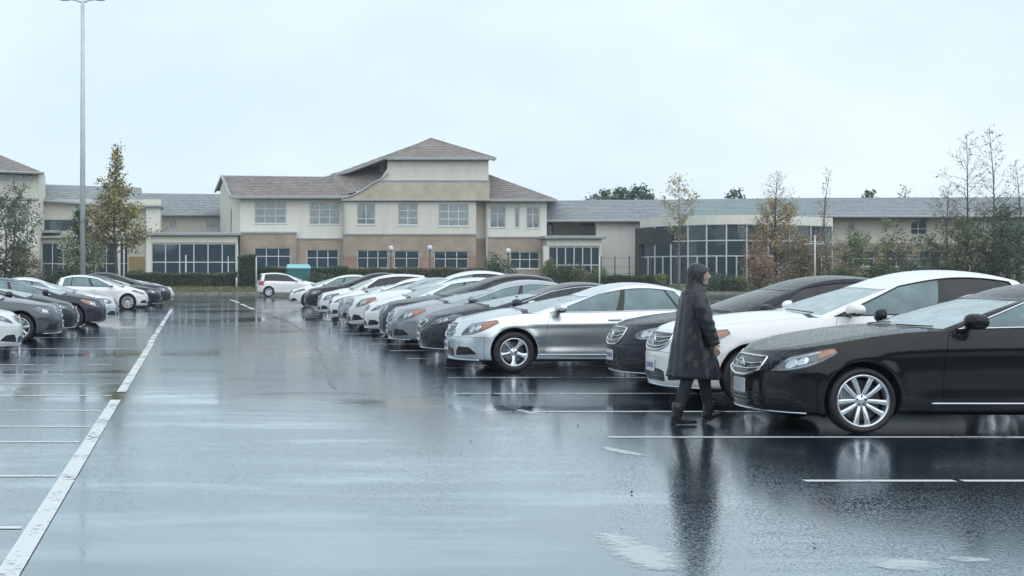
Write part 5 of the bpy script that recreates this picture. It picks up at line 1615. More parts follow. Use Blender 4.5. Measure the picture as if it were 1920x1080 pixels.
def tree(name, label, X, Y, h, crown0, prof, seed, mats, weights, nb=40, leaf=.22, nleaf=6000, tr=.12, trunkmat=None, group=None, z0=.4, lift=.06, angle=.35, cat='tree', twigs=4, stems=1, spread=.16, lean=0.0, bare_top=0.0):
    """tapered trunk, boughs up its length, twigs, and leaves clumped along the twigs; prof(t) = bough reach at relative crown height"""
    rs = np.random.RandomState(seed)
    root = empty(name, (X, Y, z0))
    tag(root, label, cat, group)
    b = MB(); tips = []; wts = []
    for st in range(stems):
        ang = rs.uniform(0, 6.28)
        off = np.array([math.cos(ang), math.sin(ang), 0]) * (.25 if stems > 1 else 0)
        hh = h * (1 if st == 0 else rs.uniform(.7, .95))
        npt = 10; tp = []; tr_ = []
        sway = rs.normal(size=2) * .03
        for i in range(npt + 1):
            t = i / npt
            tp.append(np.array([off[0] * (1 + 2.2 * t * (stems > 1)) + sway[0] * h * math.sin(3 * t) + lean * t, off[1] * (1 + 2.2 * t * (stems > 1)) + sway[1] * h * math.sin(2.5 * t), -.4 + (hh + .4) * t]))
            tr_.append(max(tr * (1 - t) ** .8, .014) * (1.25 if i == 0 else 1) / (stems ** .5))
        b.tube(tp, tr_, 7)
        nbs = max(3, nb // stems)
        for i in range(nbs):
            t = crown0 + (1 - crown0) * ((i + rs.uniform(0, 1)) / nbs) * .985
            q = t * npt; k = min(int(q), npt - 1); p = tp[k] + (tp[k+1] - tp[k]) * (q - k)
            L_ = prof((t - crown0) / (1 - crown0)) * rs.uniform(.65, 1.12)
            a = i * 2.399 + rs.uniform(-.4, .4)
            d = np.array([math.cos(a), math.sin(a), angle + rs.uniform(-.15, .25)])
            pts, rad = bough(rs, p, d, L_, tr_[k] * .42, 6, .35, lift)
            b.tube(pts, rad, 5, cap=False)
            for j in range(twigs):
                u = rs.uniform(.25, 1.0); kk = min(int(u * 6), 5); p2 = pts[kk] + (pts[kk+1] - pts[kk]) * (u * 6 - kk)
                d2 = (pts[kk+1] - pts[kk]); d2 = d2 / np.linalg.norm(d2) + rs.normal(size=3) * .7
                pt2, rd2 = bough(rs, p2, d2, L_ * rs.uniform(.2, .42), max(rad[kk] * .5, .008), 4, .5, lift)
                b.tube(pt2, rd2, 4, cap=False)
                ok = 1.0 if t < 1 - bare_top else .04
                for w in range(1, 5): tips.append(pt2[w]); wts.append(ok * (L_ + .1))
            for w in range(3, 7): tips.append(pts[w]); wts.append((1.0 if t < 1 - bare_top else .04) * (L_ + .1))
    b.build('trunk', trunkmat or M_BARK, root, smooth=True)
    if nleaf:
        tips = np.array(tips); wts = np.array(wts) * rs.uniform(.3, 1.4, len(wts)); wts /= wts.sum()
        c = tips[rs.choice(len(tips), nleaf, p=wts)] + rs.normal(size=(nleaf, 3)) * spread
        link('crown', leaves_mesh('crown', c, leaf, mats, weights, rs), root)
    return root

def bush(name, label, X, Y, rx, ry, rz, seed, mats, weights, n=3500, leaf=.16, z0=.4, group=None, cat='bush', lumps=9):
    rs = np.random.RandomState(seed)
    root = empty(name, (X, Y, z0)); tag(root, label, cat, group)
    b = MB(); pts = []
    for i in range(lumps):
        a = rs.uniform(0, 6.28); q = rs.uniform(.1, .75)
        c = np.array([rx * q * math.cos(a), ry * q * math.sin(a), rz * rs.uniform(.25, .72)])
        b.tube([(c[0] * .15, c[1] * .15, -.1), (c[0] * .6, c[1] * .6, c[2] * .6), tuple(c)], [.035, .025, .012], 5)
        for _ in range(n // lumps):
            d = rs.normal(size=3); d /= np.linalg.norm(d); r = rs.uniform(.3, 1) ** .5
            p = c + d * r * np.array([rx, ry, rz]) * .46
            p[2] = max(p[2], .02); pts.append(p)
    b.build('stem', M_BARK, root)
    link('foliage', leaves_mesh('foliage', pts, leaf, mats, weights, rs), root)
    return root

def hedge(label, x0, x1, y0, y1, z0, z1, seed, mats, weights, per=420, leaf=.10, cat='hedge', name='hedge', rnd=.12):
    rs = np.random.RandomState(seed)
    root = empty(name, ((x0 + x1) / 2, (y0 + y1) / 2, z0)); tag(root, label, cat)
    hx, hy, hz = (x1 - x0) / 2, (y1 - y0) / 2, z1 - z0
    b = MB(); b.bbox(-hx + .12, hx - .12, -hy + .12, hy - .12, -.3, hz - .12, .1); b.build('inner_core', pm('hedge_core', (.018, .026, .014), .9, var=.4, scale=6, bump=.6, bscale=20), root)  # solid dark green box filling the inside behind the leaves
    area = [(2 * hx) * hz, (2 * hx) * (2 * hy), (2 * hy) * hz, (2 * hy) * hz]
    pts = []
    for k, A in enumerate(area):
        m = int(A * per); u = rs.uniform(-1, 1, m); v = rs.uniform(0, 1, m); j = rs.normal(size=(m, 3)) * .05
        if k == 0: p = np.stack([u * hx, np.full(m, -hy + .06), v * hz], 1)
        elif k == 1: p = np.stack([u * hx, (v * 2 - 1) * hy, np.full(m, hz - .06)], 1)
        else: p = np.stack([np.full(m, (hx - .06) * (1 if k == 2 else -1)), u * hy, v * hz], 1)
        p = p + j
        p[:, 2] += .05 * np.sin(p[:, 0] * 2.1 + seed) * (p[:, 2] > hz * .5)
        p[:, 1] += rnd * np.sin(p[:, 0] * 3.3 + seed) * .5
        pts.append(p)
    link('foliage', leaves_mesh('foliage', np.concatenate(pts), leaf, mats, weights, rs), root)
    return root

def TP(x, d): return PX(x, d), d
def th(y, d, z0=.4): return PZ(y, d) - z0
pyr = lambda w, p=.9: (lambda t: w * (1 - t) ** p * min(1, .55 + 2.2 * t) + .12)
oval = lambda w: (lambda t: w * math.sin(math.pi * min(1, .18 + .82 * t)) ** .7 + .15)

# left side
X, Y = TP(222, 106)
tree('autumn_tree', 'tall pyramid-shaped tree turning olive and yellow beside the light mast', X, Y, th(272, Y), .26, (lambda t: 3.7 * min(1, .55 + 3.0 * t) * (1 - t) ** 1.55 + .18), 3, [L_OLIVE, L_YELLOW, L_GREEN, L_BROWN], [4, 4.5, 2, 1], nb=66, leaf=.21, nleaf=5600, tr=.15, lift=.035, angle=.45, twigs=6, spread=.19)
X, Y = TP(152, 112)
tree('dark_evergreen', 'small dark evergreen tree at the foot of the light mast', X, Y, th(394, Y), .22, oval(1.0), 5, [L_DARK, L_BLUEGREEN], [3, 2], nb=34, leaf=.22, nleaf=3800, tr=.09)
for i, (x, y, sd, lb) in enumerate(((128, 432, 11, 'thin young tree with pale leaves left of the light mast'), (176, 440, 12, 'thin young tree with pale leaves in front of the dark glazing, right of the mast'), (188, 424, 17, 'slender pale-leaved sapling nearest the autumn tree'))):
    X, Y = TP(x, 107 + i)
    tree('young_tree', lb, X, Y, th(y, Y), .36, oval(.75), sd, [L_PALE, L_OLIVE, L_GREEN], [4, 2, 1], nb=22, leaf=.17, nleaf=900, tr=.055, trunkmat=M_BARKPALE, group='young trees in front of the left wing', twigs=3)
X, Y = TP(8, 104)
tree('bare_shrub_tree', 'wide half-bare tree with thin grey twigs and green tips at the left edge', X, Y, th(350, Y), .16, oval(2.7), 21, [L_GREEN, L_BLUEGREEN], [2, 1], nb=66, leaf=.19, nleaf=4200, tr=.13, stems=3, twigs=7, angle=.5)
X, Y = TP(-12, 103.4)
bush('leafy_shrub', 'dense green shrub under the bare tree at the left edge', X, Y, 2.0, 1.2, 2.3, 22, [L_GREEN, L_DARK], [2, 2], 4200, .17, .3)
X, Y = TP(48, 105)
bush('brown_shrub', 'tall brownish autumn shrub beside the bare tree at the left edge', X, Y, 1.4, 1.1, 3.0, 23, [L_BROWN, L_OLIVE, L_PALE], [3, 2, .6], 3600, .15, .3)
X, Y = TP(108, 106)
bush('low_green_shrub', 'low dark green shrub behind the white hatchback in the left row', X, Y, 2.3, 1.0, 1.5, 24, [L_DARK, L_GREEN], [2, 2], 4000, .15, .3)
X, Y = TP(258, 112)
bush('round_shrub', 'small round green shrub under the tan door', X, Y, 1.05, .8, 1.25, 25, [L_GREEN, L_LIME], [3, 1], 2400, .12, .5)
hz0 = .40
hedge('long clipped dark green hedge in front of the glazed entrance hall', PX(236, 110), PX(444, 110), 109.6, 111.2, hz0, PZ(512.5, 110), 31, [L_DARK, L_GREEN, L_BROWN], [4, 2, 1.2])
hedge('tall square-clipped evergreen block at the end of the long hedge', PX(447, 109.5), PX(479, 109.5), 108.9, 110.5, hz0, PZ(479, 109.5), 32, [L_DARK, L_BLUEGREEN], [3, 2], name='clipped_evergreen')
hedge('clipped hedge under the brick windows behind the white estate car', PX(480, 113), PX(652, 113), 112.4, 113.8, .5, PZ(501, 113), 33, [L_DARK, L_BLUEGREEN, L_GREEN], [3, 2, 1])
hedge('straggly brown-green hedge under the central brick windows', PX(652, 115), PX(905, 115), 114.4, 115.8, .5, PZ(503, 115), 34, [L_DARK, L_OLIVE, L_BROWN], [3, 2, 1.5], rnd=.3)
bsh = [(600, 108, 2.2, 1.0, 1.05, 'low mounded green shrub behind the parked white saloon', [L_GREEN, L_DARK]), (1060, 112, 2.0, 1.0, 1.75, 'rounded green shrub in front of the glazed annex, left end', [L_GREEN, L_DARK]),
       (1110, 111, 1.6, .9, 1.45, 'rounded green shrub in front of the glazed annex, beside the white pole', [L_GREEN, L_OLIVE]), (940, 113, 1.6, 1.0, 2.6, 'leafy dark shrub climbing beside the downpipe', [L_DARK, L_BLUEGREEN]),
       (1030, 113.5, .8, .6, 2.1, 'reddish bare shrub at the corner of the brick wall', [L_BROWN, L_OLIVE])]
for i, (x, d_, rx, ry, rz, lb, ms) in enumerate(bsh):
    bush('garden_shrub', lb, PX(x, d_), d_, rx, ry, rz, 40 + i, ms, [2, 2], int(2200 * rx), .14, .42)
hedge('low dark hedge in front of the cream wall and the glass pavilion', PX(1135, 110), PX(1250, 110), 109.5, 110.8, .4, PZ(517, 110), 36, [L_DARK, L_GREEN], [3, 2], rnd=.3)
bush('lime_shrub', 'small bright lime-green shrub at the end of the low hedge by the pavilion', PX(1238, 109), 109, .6, .5, 1.0, 47, [L_LIME, L_GREEN], [3, 1], 1300, .12, .4)
bush('dark_shrub', 'dark leafy shrub seen just right of the walking person', PX(1345, 104), 104, 1.3, .9, 1.35, 48, [L_DARK, L_BLUEGREEN], [3, 2], 3200, .14, .12)
bush('bright_shrub', 'brighter green shrub beside the dark shrub behind the silver car', PX(1385, 103.6), 103.6, 1.0, .8, 1.1, 49, [L_GREEN, L_LIME], [3, 1], 2600, .14, .12)

# right side
X, Y = TP(1273, 112)
tree('sparse_tree', 'slim tree with a sparse yellowing crown in front of the glass pavilion', X, Y, th(331, Y), .40, (lambda t: 1.5 * math.sin(math.pi * min(1, .1 + .85 * t)) + .1), 51, [L_YELLOW, L_BROWN, L_OLIVE], [3, 2, 2], nb=40, leaf=.17, nleaf=950, tr=.09, trunkmat=M_BARKPALE, twigs=4, angle=.55)
X, Y = TP(1459, 108)
tree('orange_tree', 'broad orange-brown autumn tree with a bare pointed top in front of the pavilion', X, Y, th(322, Y), .10, pyr(2.75, .62), 52, [L_ORANGE, L_BROWN, L_YELLOW], [3, 3, 3], nb=96, leaf=.15, nleaf=5200, tr=.13, twigs=6, angle=.5, bare_top=.30)
X, Y = TP(1562, 107)
tree('bare_tree', 'slender almost leafless tree with forked top right of the orange tree', X, Y, th(318, Y), .38, (lambda t: 1.0 * (1 - t) ** .5 + .2), 53, [L_BROWN, L_OLIVE], [1, 1], nb=20, leaf=.13, nleaf=120, tr=.10, twigs=4, angle=1.1, lift=.12)
gt = [(1520, 452, 54, 'brown-green sapling thicket between the orange tree and the bare tree', [L_BROWN, L_OLIVE, L_DARK], [4, 2, 1], 105.5, 2600), (1590, 432, 55, 'leafy green sapling just right of the slender bare tree', [L_LIME, L_GREEN], [1, 3], 106.5, 2300),
      (1642, 418, 56, 'yellow-green young tree below the small upper windows', [L_LIME, L_OLIVE, L_GREEN], [3, 2, 1], 107.5, 2000), (1690, 448, 57, 'thin olive sapling under the large upper window', [L_OLIVE, L_GREEN, L_BROWN], [2, 2, 1], 106.2, 1500), (1752, 440, 58, 'bushy green sapling left of the tall bare trees', [L_GREEN, L_DARK, L_OLIVE], [2, 2, 1], 107.2, 2000)]
for x, y, sd, lb, ms, ws, d_, nl in gt:
    X, Y = TP(x, d_); tree('sapling', lb, X, Y, th(y, Y), .14, oval(1.25), sd, ms, ws, nb=30, leaf=.16, nleaf=nl, tr=.05, twigs=5, stems=2, angle=.7, group='saplings in front of the right wing')
bt = [(1812, 250, 61, 'tall thin bare tree, left one of the pair above the right wing roof', 2.7, 200), (1853, 243, 62, 'tall thin bare tree, right one of the pair above the right wing roof', 2.5, 240), (1778, 352, 63, 'lower leaning bare tree with dark dry leaves above the right wing roof', 2.3, 300), (1905, 300, 64, 'bare tree at the right edge behind the dense green tree', 1.6, 120)]
for x, y, sd, lb, w, nl in bt:
    X, Y = TP(x, 104.5 + sd % 5); tree('bare_tree', lb, X, Y, th(y, Y), .32, (lambda t, w=w: w * (1 - t) ** .55 + .25), sd, [L_GREEN, L_OLIVE, L_BROWN], [1, 1, 2], nb=30, leaf=.16, nleaf=nl, tr=.095, twigs=10, angle=.75, lift=.05, group='bare trees on the right')
X, Y = TP(1893, 103.5)
tree('dense_green_tree', 'dense dark green tree filling the right edge behind the white car', X, Y, th(386, Y), .05, oval(2.2), 65, [L_GREEN, L_DARK, L_BLUEGREEN], [3, 2, 2], nb=70, leaf=.19, nleaf=7500, tr=.14, twigs=6, stems=2, angle=.45)
X, Y = TP(1800, 104)
tree('leafy_tree', 'olive leafy tree below the tall bare trees', X, Y, th(408, Y), .12, oval(1.8), 66, [L_GREEN, L_OLIVE, L_DARK], [3, 2, 2], nb=44, leaf=.18, nleaf=4200, tr=.10, twigs=5, stems=2, angle=.5)
for i, (x, rx, rz, lb, ms, ws) in enumerate(((1712, 1.6, 2.1, 'dark blue-green shrub behind the roof of the white car', [L_DARK, L_BLUEGREEN], [2, 3]), (1425, 1.5, 2.4, 'brown twiggy shrub at the foot of the orange tree, left side', [L_BROWN, L_ORANGE], [3, 1]), (1500, 1.5, 2.2, 'brown and olive shrub at the foot of the orange tree, right side', [L_BROWN, L_OLIVE], [3, 2]),
        (1585, 1.5, 1.7, 'low green shrub behind the black hatchback roof', [L_GREEN, L_OLIVE, ], [2, 1]), (1650, 1.6, 1.8, 'leafy green shrub between the black and white car roofs', [L_GREEN, L_DARK], [2, 2]), (1770, 1.6, 1.9, 'dark green shrub under the olive leafy tree', [L_DARK, L_GREEN], [2, 1]), (1850, 1.5, 2.2, 'dark shrub at the foot of the dense green tree', [L_DARK, L_BLUEGREEN], [2, 1]))):
    d_ = 104.2 + (i % 3) * .6
    bush('undergrowth_shrub', lb, PX(x, d_), d_, rx, 1.0, rz, 70 + i, ms, ws, 3000, .15, .3)
bush('brown_thicket', 'tall tangled brown thicket in front of the right end of the glass pavilion', PX(1535, 106.5), 106.5, 1.9, 1.2, 4.0, 90, [L_BROWN, L_OLIVE, L_ORANGE], [4, 2, 1], 3600, .13, .4, lumps=16)
bush('tan_thicket', 'tall tan thicket left of the orange tree against the pavilion glass', PX(1422, 107), 107, 1.3, 1.0, 3.9, 91, [L_ORANGE, L_BROWN], [2, 2], 1900, .13, .4, lumps=13)
# trees rising behind the roofs
for i, (x, y, w, lb, n, ms) in enumerate(((1135, 360, 1.9, 'grey-green treetop behind the right wing roof, low left one', 1700, [L_BLUEGREEN, L_GREEN]), (1160, 357, 2.2, 'grey-green treetop behind the right wing roof, middle one', 2200, [L_BLUEGREEN, L_GREEN]), (1197, 353, 2.6, 'larger grey-green treetop behind the right wing roof beside the main building', 2600, [L_BLUEGREEN, L_DARK]),
        (1378, 357, 1.6, 'small grey-green treetop behind the roof left of the orange tree', 1300, [L_BLUEGREEN, L_GREEN]), (1630, 359, 1.4, 'tiny round treetop showing over the right roof', 1000, [L_DARK]), (1702, 353, 1.7, 'bare brownish treetop showing over the right roof', 260, [L_BROWN, L_OLIVE]), (1110, 368, 1.4, 'lowest treetop next to the main building roof', 900, [L_BLUEGREEN]))):
    X, Y = TP(x, 158 + i); tree('background_tree', lb, X, Y, th(y, Y), .45, oval(w), 80 + i, ms, [1] * len(ms), nb=36, leaf=.34, nleaf=n, tr=.2, twigs=4, group='trees behind the roofs', angle=.6)

# unseen belt of trees added behind the camera to darken reflections in the cars
rs = np.random.RandomState(9)
gx_, gz_ = np.linspace(-160, 260, 150), np.linspace(0, 1, 14)
hgt = 9.5 + 2.2 * np.sin(gx_ * .21) + 1.4 * np.sin(gx_ * .53 + 1) + rs.normal(size=150) * .8
v, f = [], []
for j, q in enumerate(gz_):
    for i, x in enumerate(gx_):
        bulge = math.sin(math.pi * min(.95, q * .8 + .15)) * 3.0 + rs.normal() * .45
        v.append((x + rs.normal() * .4, -48 + bulge - 3 * q, hgt[i] * q + rs.normal() * .25 * q))
for j in range(13):
    for i in range(149): f.append((j * 150 + i + 1, j * 150 + i, (j + 1) * 150 + i, (j + 1) * 150 + i + 1))
n0 = len(v); v += [(x, -53, hgt[i] * .96) for i, x in enumerate(gx_)] + [(x, -54, 0) for x in gx_]
for i in range(149): f += [(13 * 150 + i + 1, 13 * 150 + i, n0 + i, n0 + i + 1), (n0 + i + 1, n0 + i, n0 + 150 + i, n0 + 150 + i + 1)]
tag(link('unseen_tree_belt', mesh_data('unseen_tree_belt', v, f, pm('unseen_belt_green', (.045, .065, .040), .9, var=.5, scale=.6, bump=.6, bscale=4), None, True)), kind='stuff')

# grass on the verge
rs = np.random.RandomState(5)
n = 26000
gx = rs.uniform(-14, 48, n); gy = 102.4 + rs.uniform(0, 1, n) ** 1.2 * 9
gz = np.interp(gy, [q[0] for q in prof], [q[1] for q in prof])
go = link('grass', leaves_mesh('grass', np.stack([gx, gy, gz + .03], 1), .13, [L_GREEN, L_OLIVE, L_BROWN], [4, 3, 1], rs, flat=.6, up=1.2))
tag(go, kind='stuff')
rs = np.random.RandomState(8)
n = 16
lf = np.stack([rs.uniform(-2, 9, n), 8.5 + rs.uniform(0, 1, n) ** 2 * 45, np.full(n, .012)], 1)
tag(link('fallen_leaves', leaves_mesh('fallen_leaves', lf, .032, [L_BROWN, L_DARK], [1, 2], rs, flat=.03)), kind='stuff')
# ------------------------------------------------------------------ street furniture
M_MAST = pm('galvanised_steel', (.50, .55, .58), .5, .1, var=.1, scale=1.5)
X, Y = TP(155, 105)
mast = empty('light_mast', (X, Y, .2)); tag(mast, 'very tall grey light mast with lamp heads on arms, standing left beside the autumn tree', 'light mast')
mh = PZ(1.5, 105) - .2
b = MB(); b.tube([(0, 0, 0), (0, 0, mh * .5), (0, 0, mh)], [.225, .185, .135], 14); b.build('pole', M_MAST, mast, smooth=True)
b = MB(); b.bbox(-.35, .35, -.35, .35, -.25, .25, .05); b.build('footing', M_KERB, mast)
for sg in (-1, 1):
    b = MB(); b.tube([(0, 0, mh - .15), (sg * .5, 0, mh + .05), (sg * 1.0, 0, mh + .12)], .06, 8); arm = b.build('arm', M_MAST, mast, smooth=True)
    b = MB(); b.bbox(min(sg * .95, sg * 1.65), max(sg * .95, sg * 1.65), -.22, .22, mh + .04, mh + .22, .05); lh = b.build('lamp_head', M_MAST, mast)
    b = MB(); b.box(min(sg * 1.02, sg * 1.58), max(sg * 1.02, sg * 1.58), -.17, .17, mh + .025, mh + .037); b.build('lamp_glass', M_PLATE, lh)
for i, (x, y, lb) in enumerate(((733, 466, 'globe lamp on dark post beside the first central brick window'), (806, 465, 'globe lamp on dark post between the central brick windows'), (953, 471, 'globe lamp on dark post left of the right brick window'))):
    d_ = 117.0; z0 = .5
    l = empty('globe_lamp', (PX(x, d_), d_, z0)); tag(l, lb, 'lamp', 'globe lamps in front of the main building')
    hh = PZ(y, d_) - z0
    b = MB(); b.tube([(0, 0, -.1), (0, 0, .3), (0, 0, hh - .2)], [.09, .055, .045], 8); b.build('post', M_DARKBAND, l, smooth=True)
    b = MB(); b.ball((0, 0, hh), .21, .21, .24); b.build('globe', M_PLATE, l, smooth=True)
    b = MB(); b.lathe([(.05, hh - .26), (.12, hh - .22), (.12, hh - .16)], 10); b.build('collar', M_DARKBAND, l, smooth=True)
# thin posts and wire fence by the cream wall
M_WPOST = pm('white_post_paint', (.62, .65, .66), .5, var=.15)
def post(lb, x, y0, y1, d_, r, mat, cross=None, name='post', cat='pole'):
    zb = .42
    o = empty(name, (PX(x, d_), d_, zb)); tag(o, lb, cat)
    hh = PZ(y0, d_) - zb
    b = MB(); b.tube([(0, 0, -.1), (0, 0, hh * .5), (0, 0, hh)], [r * 1.1, r, r * .9], 8); b.build('shaft', mat, o, smooth=True)
    b = MB(); b.ball((0, 0, hh), r * 1.5, r * 1.5, r * 1.5, 10, 6); b.build('cap', mat, o, smooth=True)
    if cross:
        b = MB(); b.tube([(-cross, 0, hh - .55), (cross, 0, hh - .55)], .03, 6); b.build('crossbar', mat, o)
    return o
post('slim white pole in front of the glazed annex', 1124, 478, 525, 109.5, .055, M_WPOST)
post('tall white pole with a crossbar in front of the orange tree', 1528, 443, 520, 103.6, .055, M_WPOST, .75)
post('short white marker post at the end of the long hedge', 443.5, 523, 540, 108.8, .06, M_WPOST, name='marker_post', cat='post')
post('thin white pole between hedge and square-clipped evergreen', 480.5, 484, 540, 108.7, .05, M_WPOST)
fe = empty('wire_fence', (PX(1153, 111), 111, .42)); tag(fe, 'thin dark wire fence in front of the blank cream wall', 'fence')
for x in (1127, 1153, 1180, 1206):
    b = MB(); dx = PX(x, 111) - PX(1153, 111); b.tube([(dx, 0, -.1), (dx, 0, PZ(481, 111) - .42)], .045, 6); b.build('fence_post', M_DARKBAND, fe)
for z in (PZ(483, 111), PZ(500, 111), PZ(512, 111)):
    b = MB(); x0, x1 = PX(1127, 111) - PX(1153, 111), PX(1206, 111) - PX(1153, 111)
    b.tube([(x0 + (x1 - x0) * q / 8, 0, z - .42 - .05 * math.sin(math.pi * (q % 3) / 3)) for q in range(9)], .014, 5); b.build('wire', M_DARKBAND, fe)
# teal bin behind the estate car
M_TEAL = pm('teal_paint', (.035, .17, .18), .5, var=.15, scale=2); M_TEALPALE = pm('teal_lid', (.22, .50, .54), .4, var=.1, scale=2)
d_ = 108.0
tb_ = empty('skip_bin', (PX(559, d_), d_, .3)); tag(tb_, 'large teal bin with pale turquoise sloping lid behind the white estate car', 'bin')
w2 = (PX(580, d_) - PX(537, d_)) / 2; zt_ = PZ(495.5, d_) - .3; zm_ = PZ(503, d_) - .3
b = MB(); b.add([(-w2 * .92, -.7, 0), (w2 * .92, -.7, 0), (w2 * .92, .7, 0), (-w2 * .92, .7, 0), (-w2, -.8, zm_), (w2, -.8, zm_), (w2, .8, zm_), (-w2, .8, zm_)], [(0, 3, 2, 1), (0, 1, 5, 4), (1, 2, 6, 5), (2, 3, 7, 6), (3, 0, 4, 7)])
b.build('bin_body', M_TEAL, tb_)
b = MB(); b.add([(-w2 - .05, -.86, zm_), (w2 + .05, -.86, zm_), (w2 + .05, .86, zm_), (-w2 - .05, .86, zm_), (-w2 * .93, -.25, zt_), (w2 * .93, -.25, zt_), (w2 * .93, .5, zt_), (-w2 * .93, .5, zt_)], [(0, 3, 2, 1), (0, 1, 5, 4), (1, 2, 6, 5), (2, 3, 7, 6), (3, 0, 4, 7), (4, 5, 6, 7)])
b.build('bin_lid', M_TEALPALE, tb_)
for q in (-.6, 0, .6):
    b = MB(); b.box(q * w2 - .04, q * w2 + .04, -.83, -.74, .05, zm_ - .05); b.build('rib', M_TEAL, tb_)

# ------------------------------------------------------------------ the parked cars
LEFTFACE, RIGHTFACE = math.pi, 0.0
def park(root, front_x, y, facing, S, label, jitter=0.0):
    """put the tip of the nose at front_x, the middle of the car at depth y"""
    if facing == LEFTFACE: root.location = (front_x + S['xf'], y, 0); root.rotation_euler = (0, 0, math.pi + jitter)
    else: root.location = (front_x - S['xf'], y, 0); root.rotation_euler = (0, 0, jitter)
    tag(root, label, 'car', 'cars parked in the bays')
    return root
limo = park(make_car(S_LIMO, P_BLACK), 5.90, 15.60, LEFTFACE, S_LIMO, 'black luxury saloon nearest on the right, chrome window trim and ten-spoke wheels')
tall = park(make_car(S_TALL, P_WHITE), 5.93, 18.75, LEFTFACE, S_TALL, 'tall white crossover with large amber lamp behind the walking person')
suv = park(make_car(S_SUV, P_BLACKB), 6.15, 21.35, LEFTFACE, S_SUV, 'black hatchback with raked rain-beaded windscreen between the white crossover and the silver saloon')
cab = park(make_car(S_CAB, P_SILVER), 4.27, 24.45, LEFTFACE, S_CAB, 'silver saloon with five-spoke wheels and amber lamp, left of the walking person')
hat = make_car(S_HATCH, P_WHITE); oval_ = make_car(S_OVAL, P_SLATE); wag = make_car(S_WAGON, P_WHITE)
R = LEFTFACE
def again(src, old, new, fx, y, facing, S, label, j=0.0):
    c = copy_tree(src); paint_over(c, old, new) if new is not old else None
    return park(c, fx, y, facing, S, label, j)
slim = make_car(S_SLIM, P_CHARCOAL)
park(slim, 4.33, 27.9, R, S_SLIM, 'charcoal saloon with clear lamps and chrome window line parked directly behind the silver saloon')
again(cab, P_SILVER, P_GREY, 4.21, 31.6, R, S_CAB, 'steel grey saloon with amber lamp just beyond the charcoal saloon in the right row')
again(suv, P_BLACKB, P_CHARCOAL, 4.40, 34.5, R, S_SUV, 'dark hatchback mostly hidden between the steel grey saloon and a white hatchback')
again(hat, P_WHITE, P_PEARL, 4.38, 37.6, R, S_HATCH, 'white hatchback with slit headlights just beyond the dark hidden hatchback')
again(tall, P_WHITE, P_PEARL, 4.30, 40.7, R, S_TALL, 'white crossover next to the grey round-lamp saloon in the right row')
again(oval_, P_SLATE, P_GREY, 4.34, 43.8, R, S_OVAL, 'grey saloon with round lamps and dark grille midway down the right row')
again(slim, P_CHARCOAL, P_WHITE, 4.36, 47.3, R, S_SLIM, 'white saloon with clear lamps beyond the grey round-lamp saloon')
again(wag, P_WHITE, P_PEARL, 4.48, 52.8, R, S_WAGON, 'white estate car two places before the far end of the right row')
again(suv, P_BLACKB, P_BLACKB, 4.62, 61.0, R, S_SUV, 'blue-black hatchback second from the far end of the right row')
again(hat, P_WHITE, P_WHITE, 4.35, 67.0, R, S_HATCH, 'white hatchback at the far end of the right row')
# left row, noses towards the aisle
again(hat, P_WHITE, P_PEARL, -3.48, 28.9, RIGHTFACE, S_HATCH, 'white hatchback cut off by the left edge, nearest of the left row')
park(oval_, -3.20, 34.6, RIGHTFACE, S_OVAL, 'slate grey saloon with oval lamps, second in the left row')
again(slim, P_CHARCOAL, P_TEAL, -3.12, 38.0, RIGHTFACE, S_SLIM, 'dark teal saloon almost hidden behind the slate grey saloon')
again(cab, P_SILVER, P_CHARCOAL, -2.62, 42.2, RIGHTFACE, S_CAB, 'charcoal saloon with amber lamp in the middle of the left row')
again(oval_, P_SLATE, P_SILVER, -2.46, 45.8, RIGHTFACE, S_OVAL, 'silver saloon showing its nose behind the charcoal saloon in the left row')
park(hat, -2.06, 62.6, RIGHTFACE, S_HATCH, 'white hatchback seen fully side on after the gap in the left row')
again(oval_, P_SLATE, P_BLACKB, -1.58, 65.9, RIGHTFACE, S_OVAL, 'blue-black saloon behind the side-on white hatchback in the left row')
again(suv, P_BLACKB, P_TEAL, -1.20, 70.0, RIGHTFACE, S_SUV, 'dark teal hatchback, last but one of the left row')
again(slim, P_CHARCOAL, P_WHITE, -1.12, 74.0, RIGHTFACE, S_SLIM, 'white saloon at the far end of the left row')
# the estate car crossing at the end of the aisle
park(wag, PX(601, 93), 93.0, RIGHTFACE, S_WAGON, 'white estate car parked alone side on by the kerb in front of the teal bin')
# ------------------------------------------------------------------ the person in the raincoat (faces +x)
M_SKIN = pm('skin', (.52, .34, .27), .5, var=.08, scale=12)
M_COAT = pm('wet_raincoat', (.010, .015, .021), .30, var=.05, scale=5, bump=.16, bscale=42, stretch=(1, 1, .6))
M_TROUSER = pm('dark_trousers', (.010, .013, .018), .7, var=.2, scale=10, bump=.2, bscale=60)
M_BOOT = pm('black_boots', (.008, .009, .010), .3, var=.2, scale=12)
M_HAIR = pm('dark_hair', (.02, .016, .014), .5, var=.3, scale=30, stretch=(1, 1, .2))
M_EYE = pm('eye', (.03, .025, .02), .2)
M_BEARD = pm('pale_scarf', (.30, .31, .31), .9, var=.2, scale=20)
PD = 15.7
pr = empty('person', (PX(1301, PD), PD, 0))
tag(pr, 'person in a long dark hooded raincoat walking right past the white crossover', 'person')

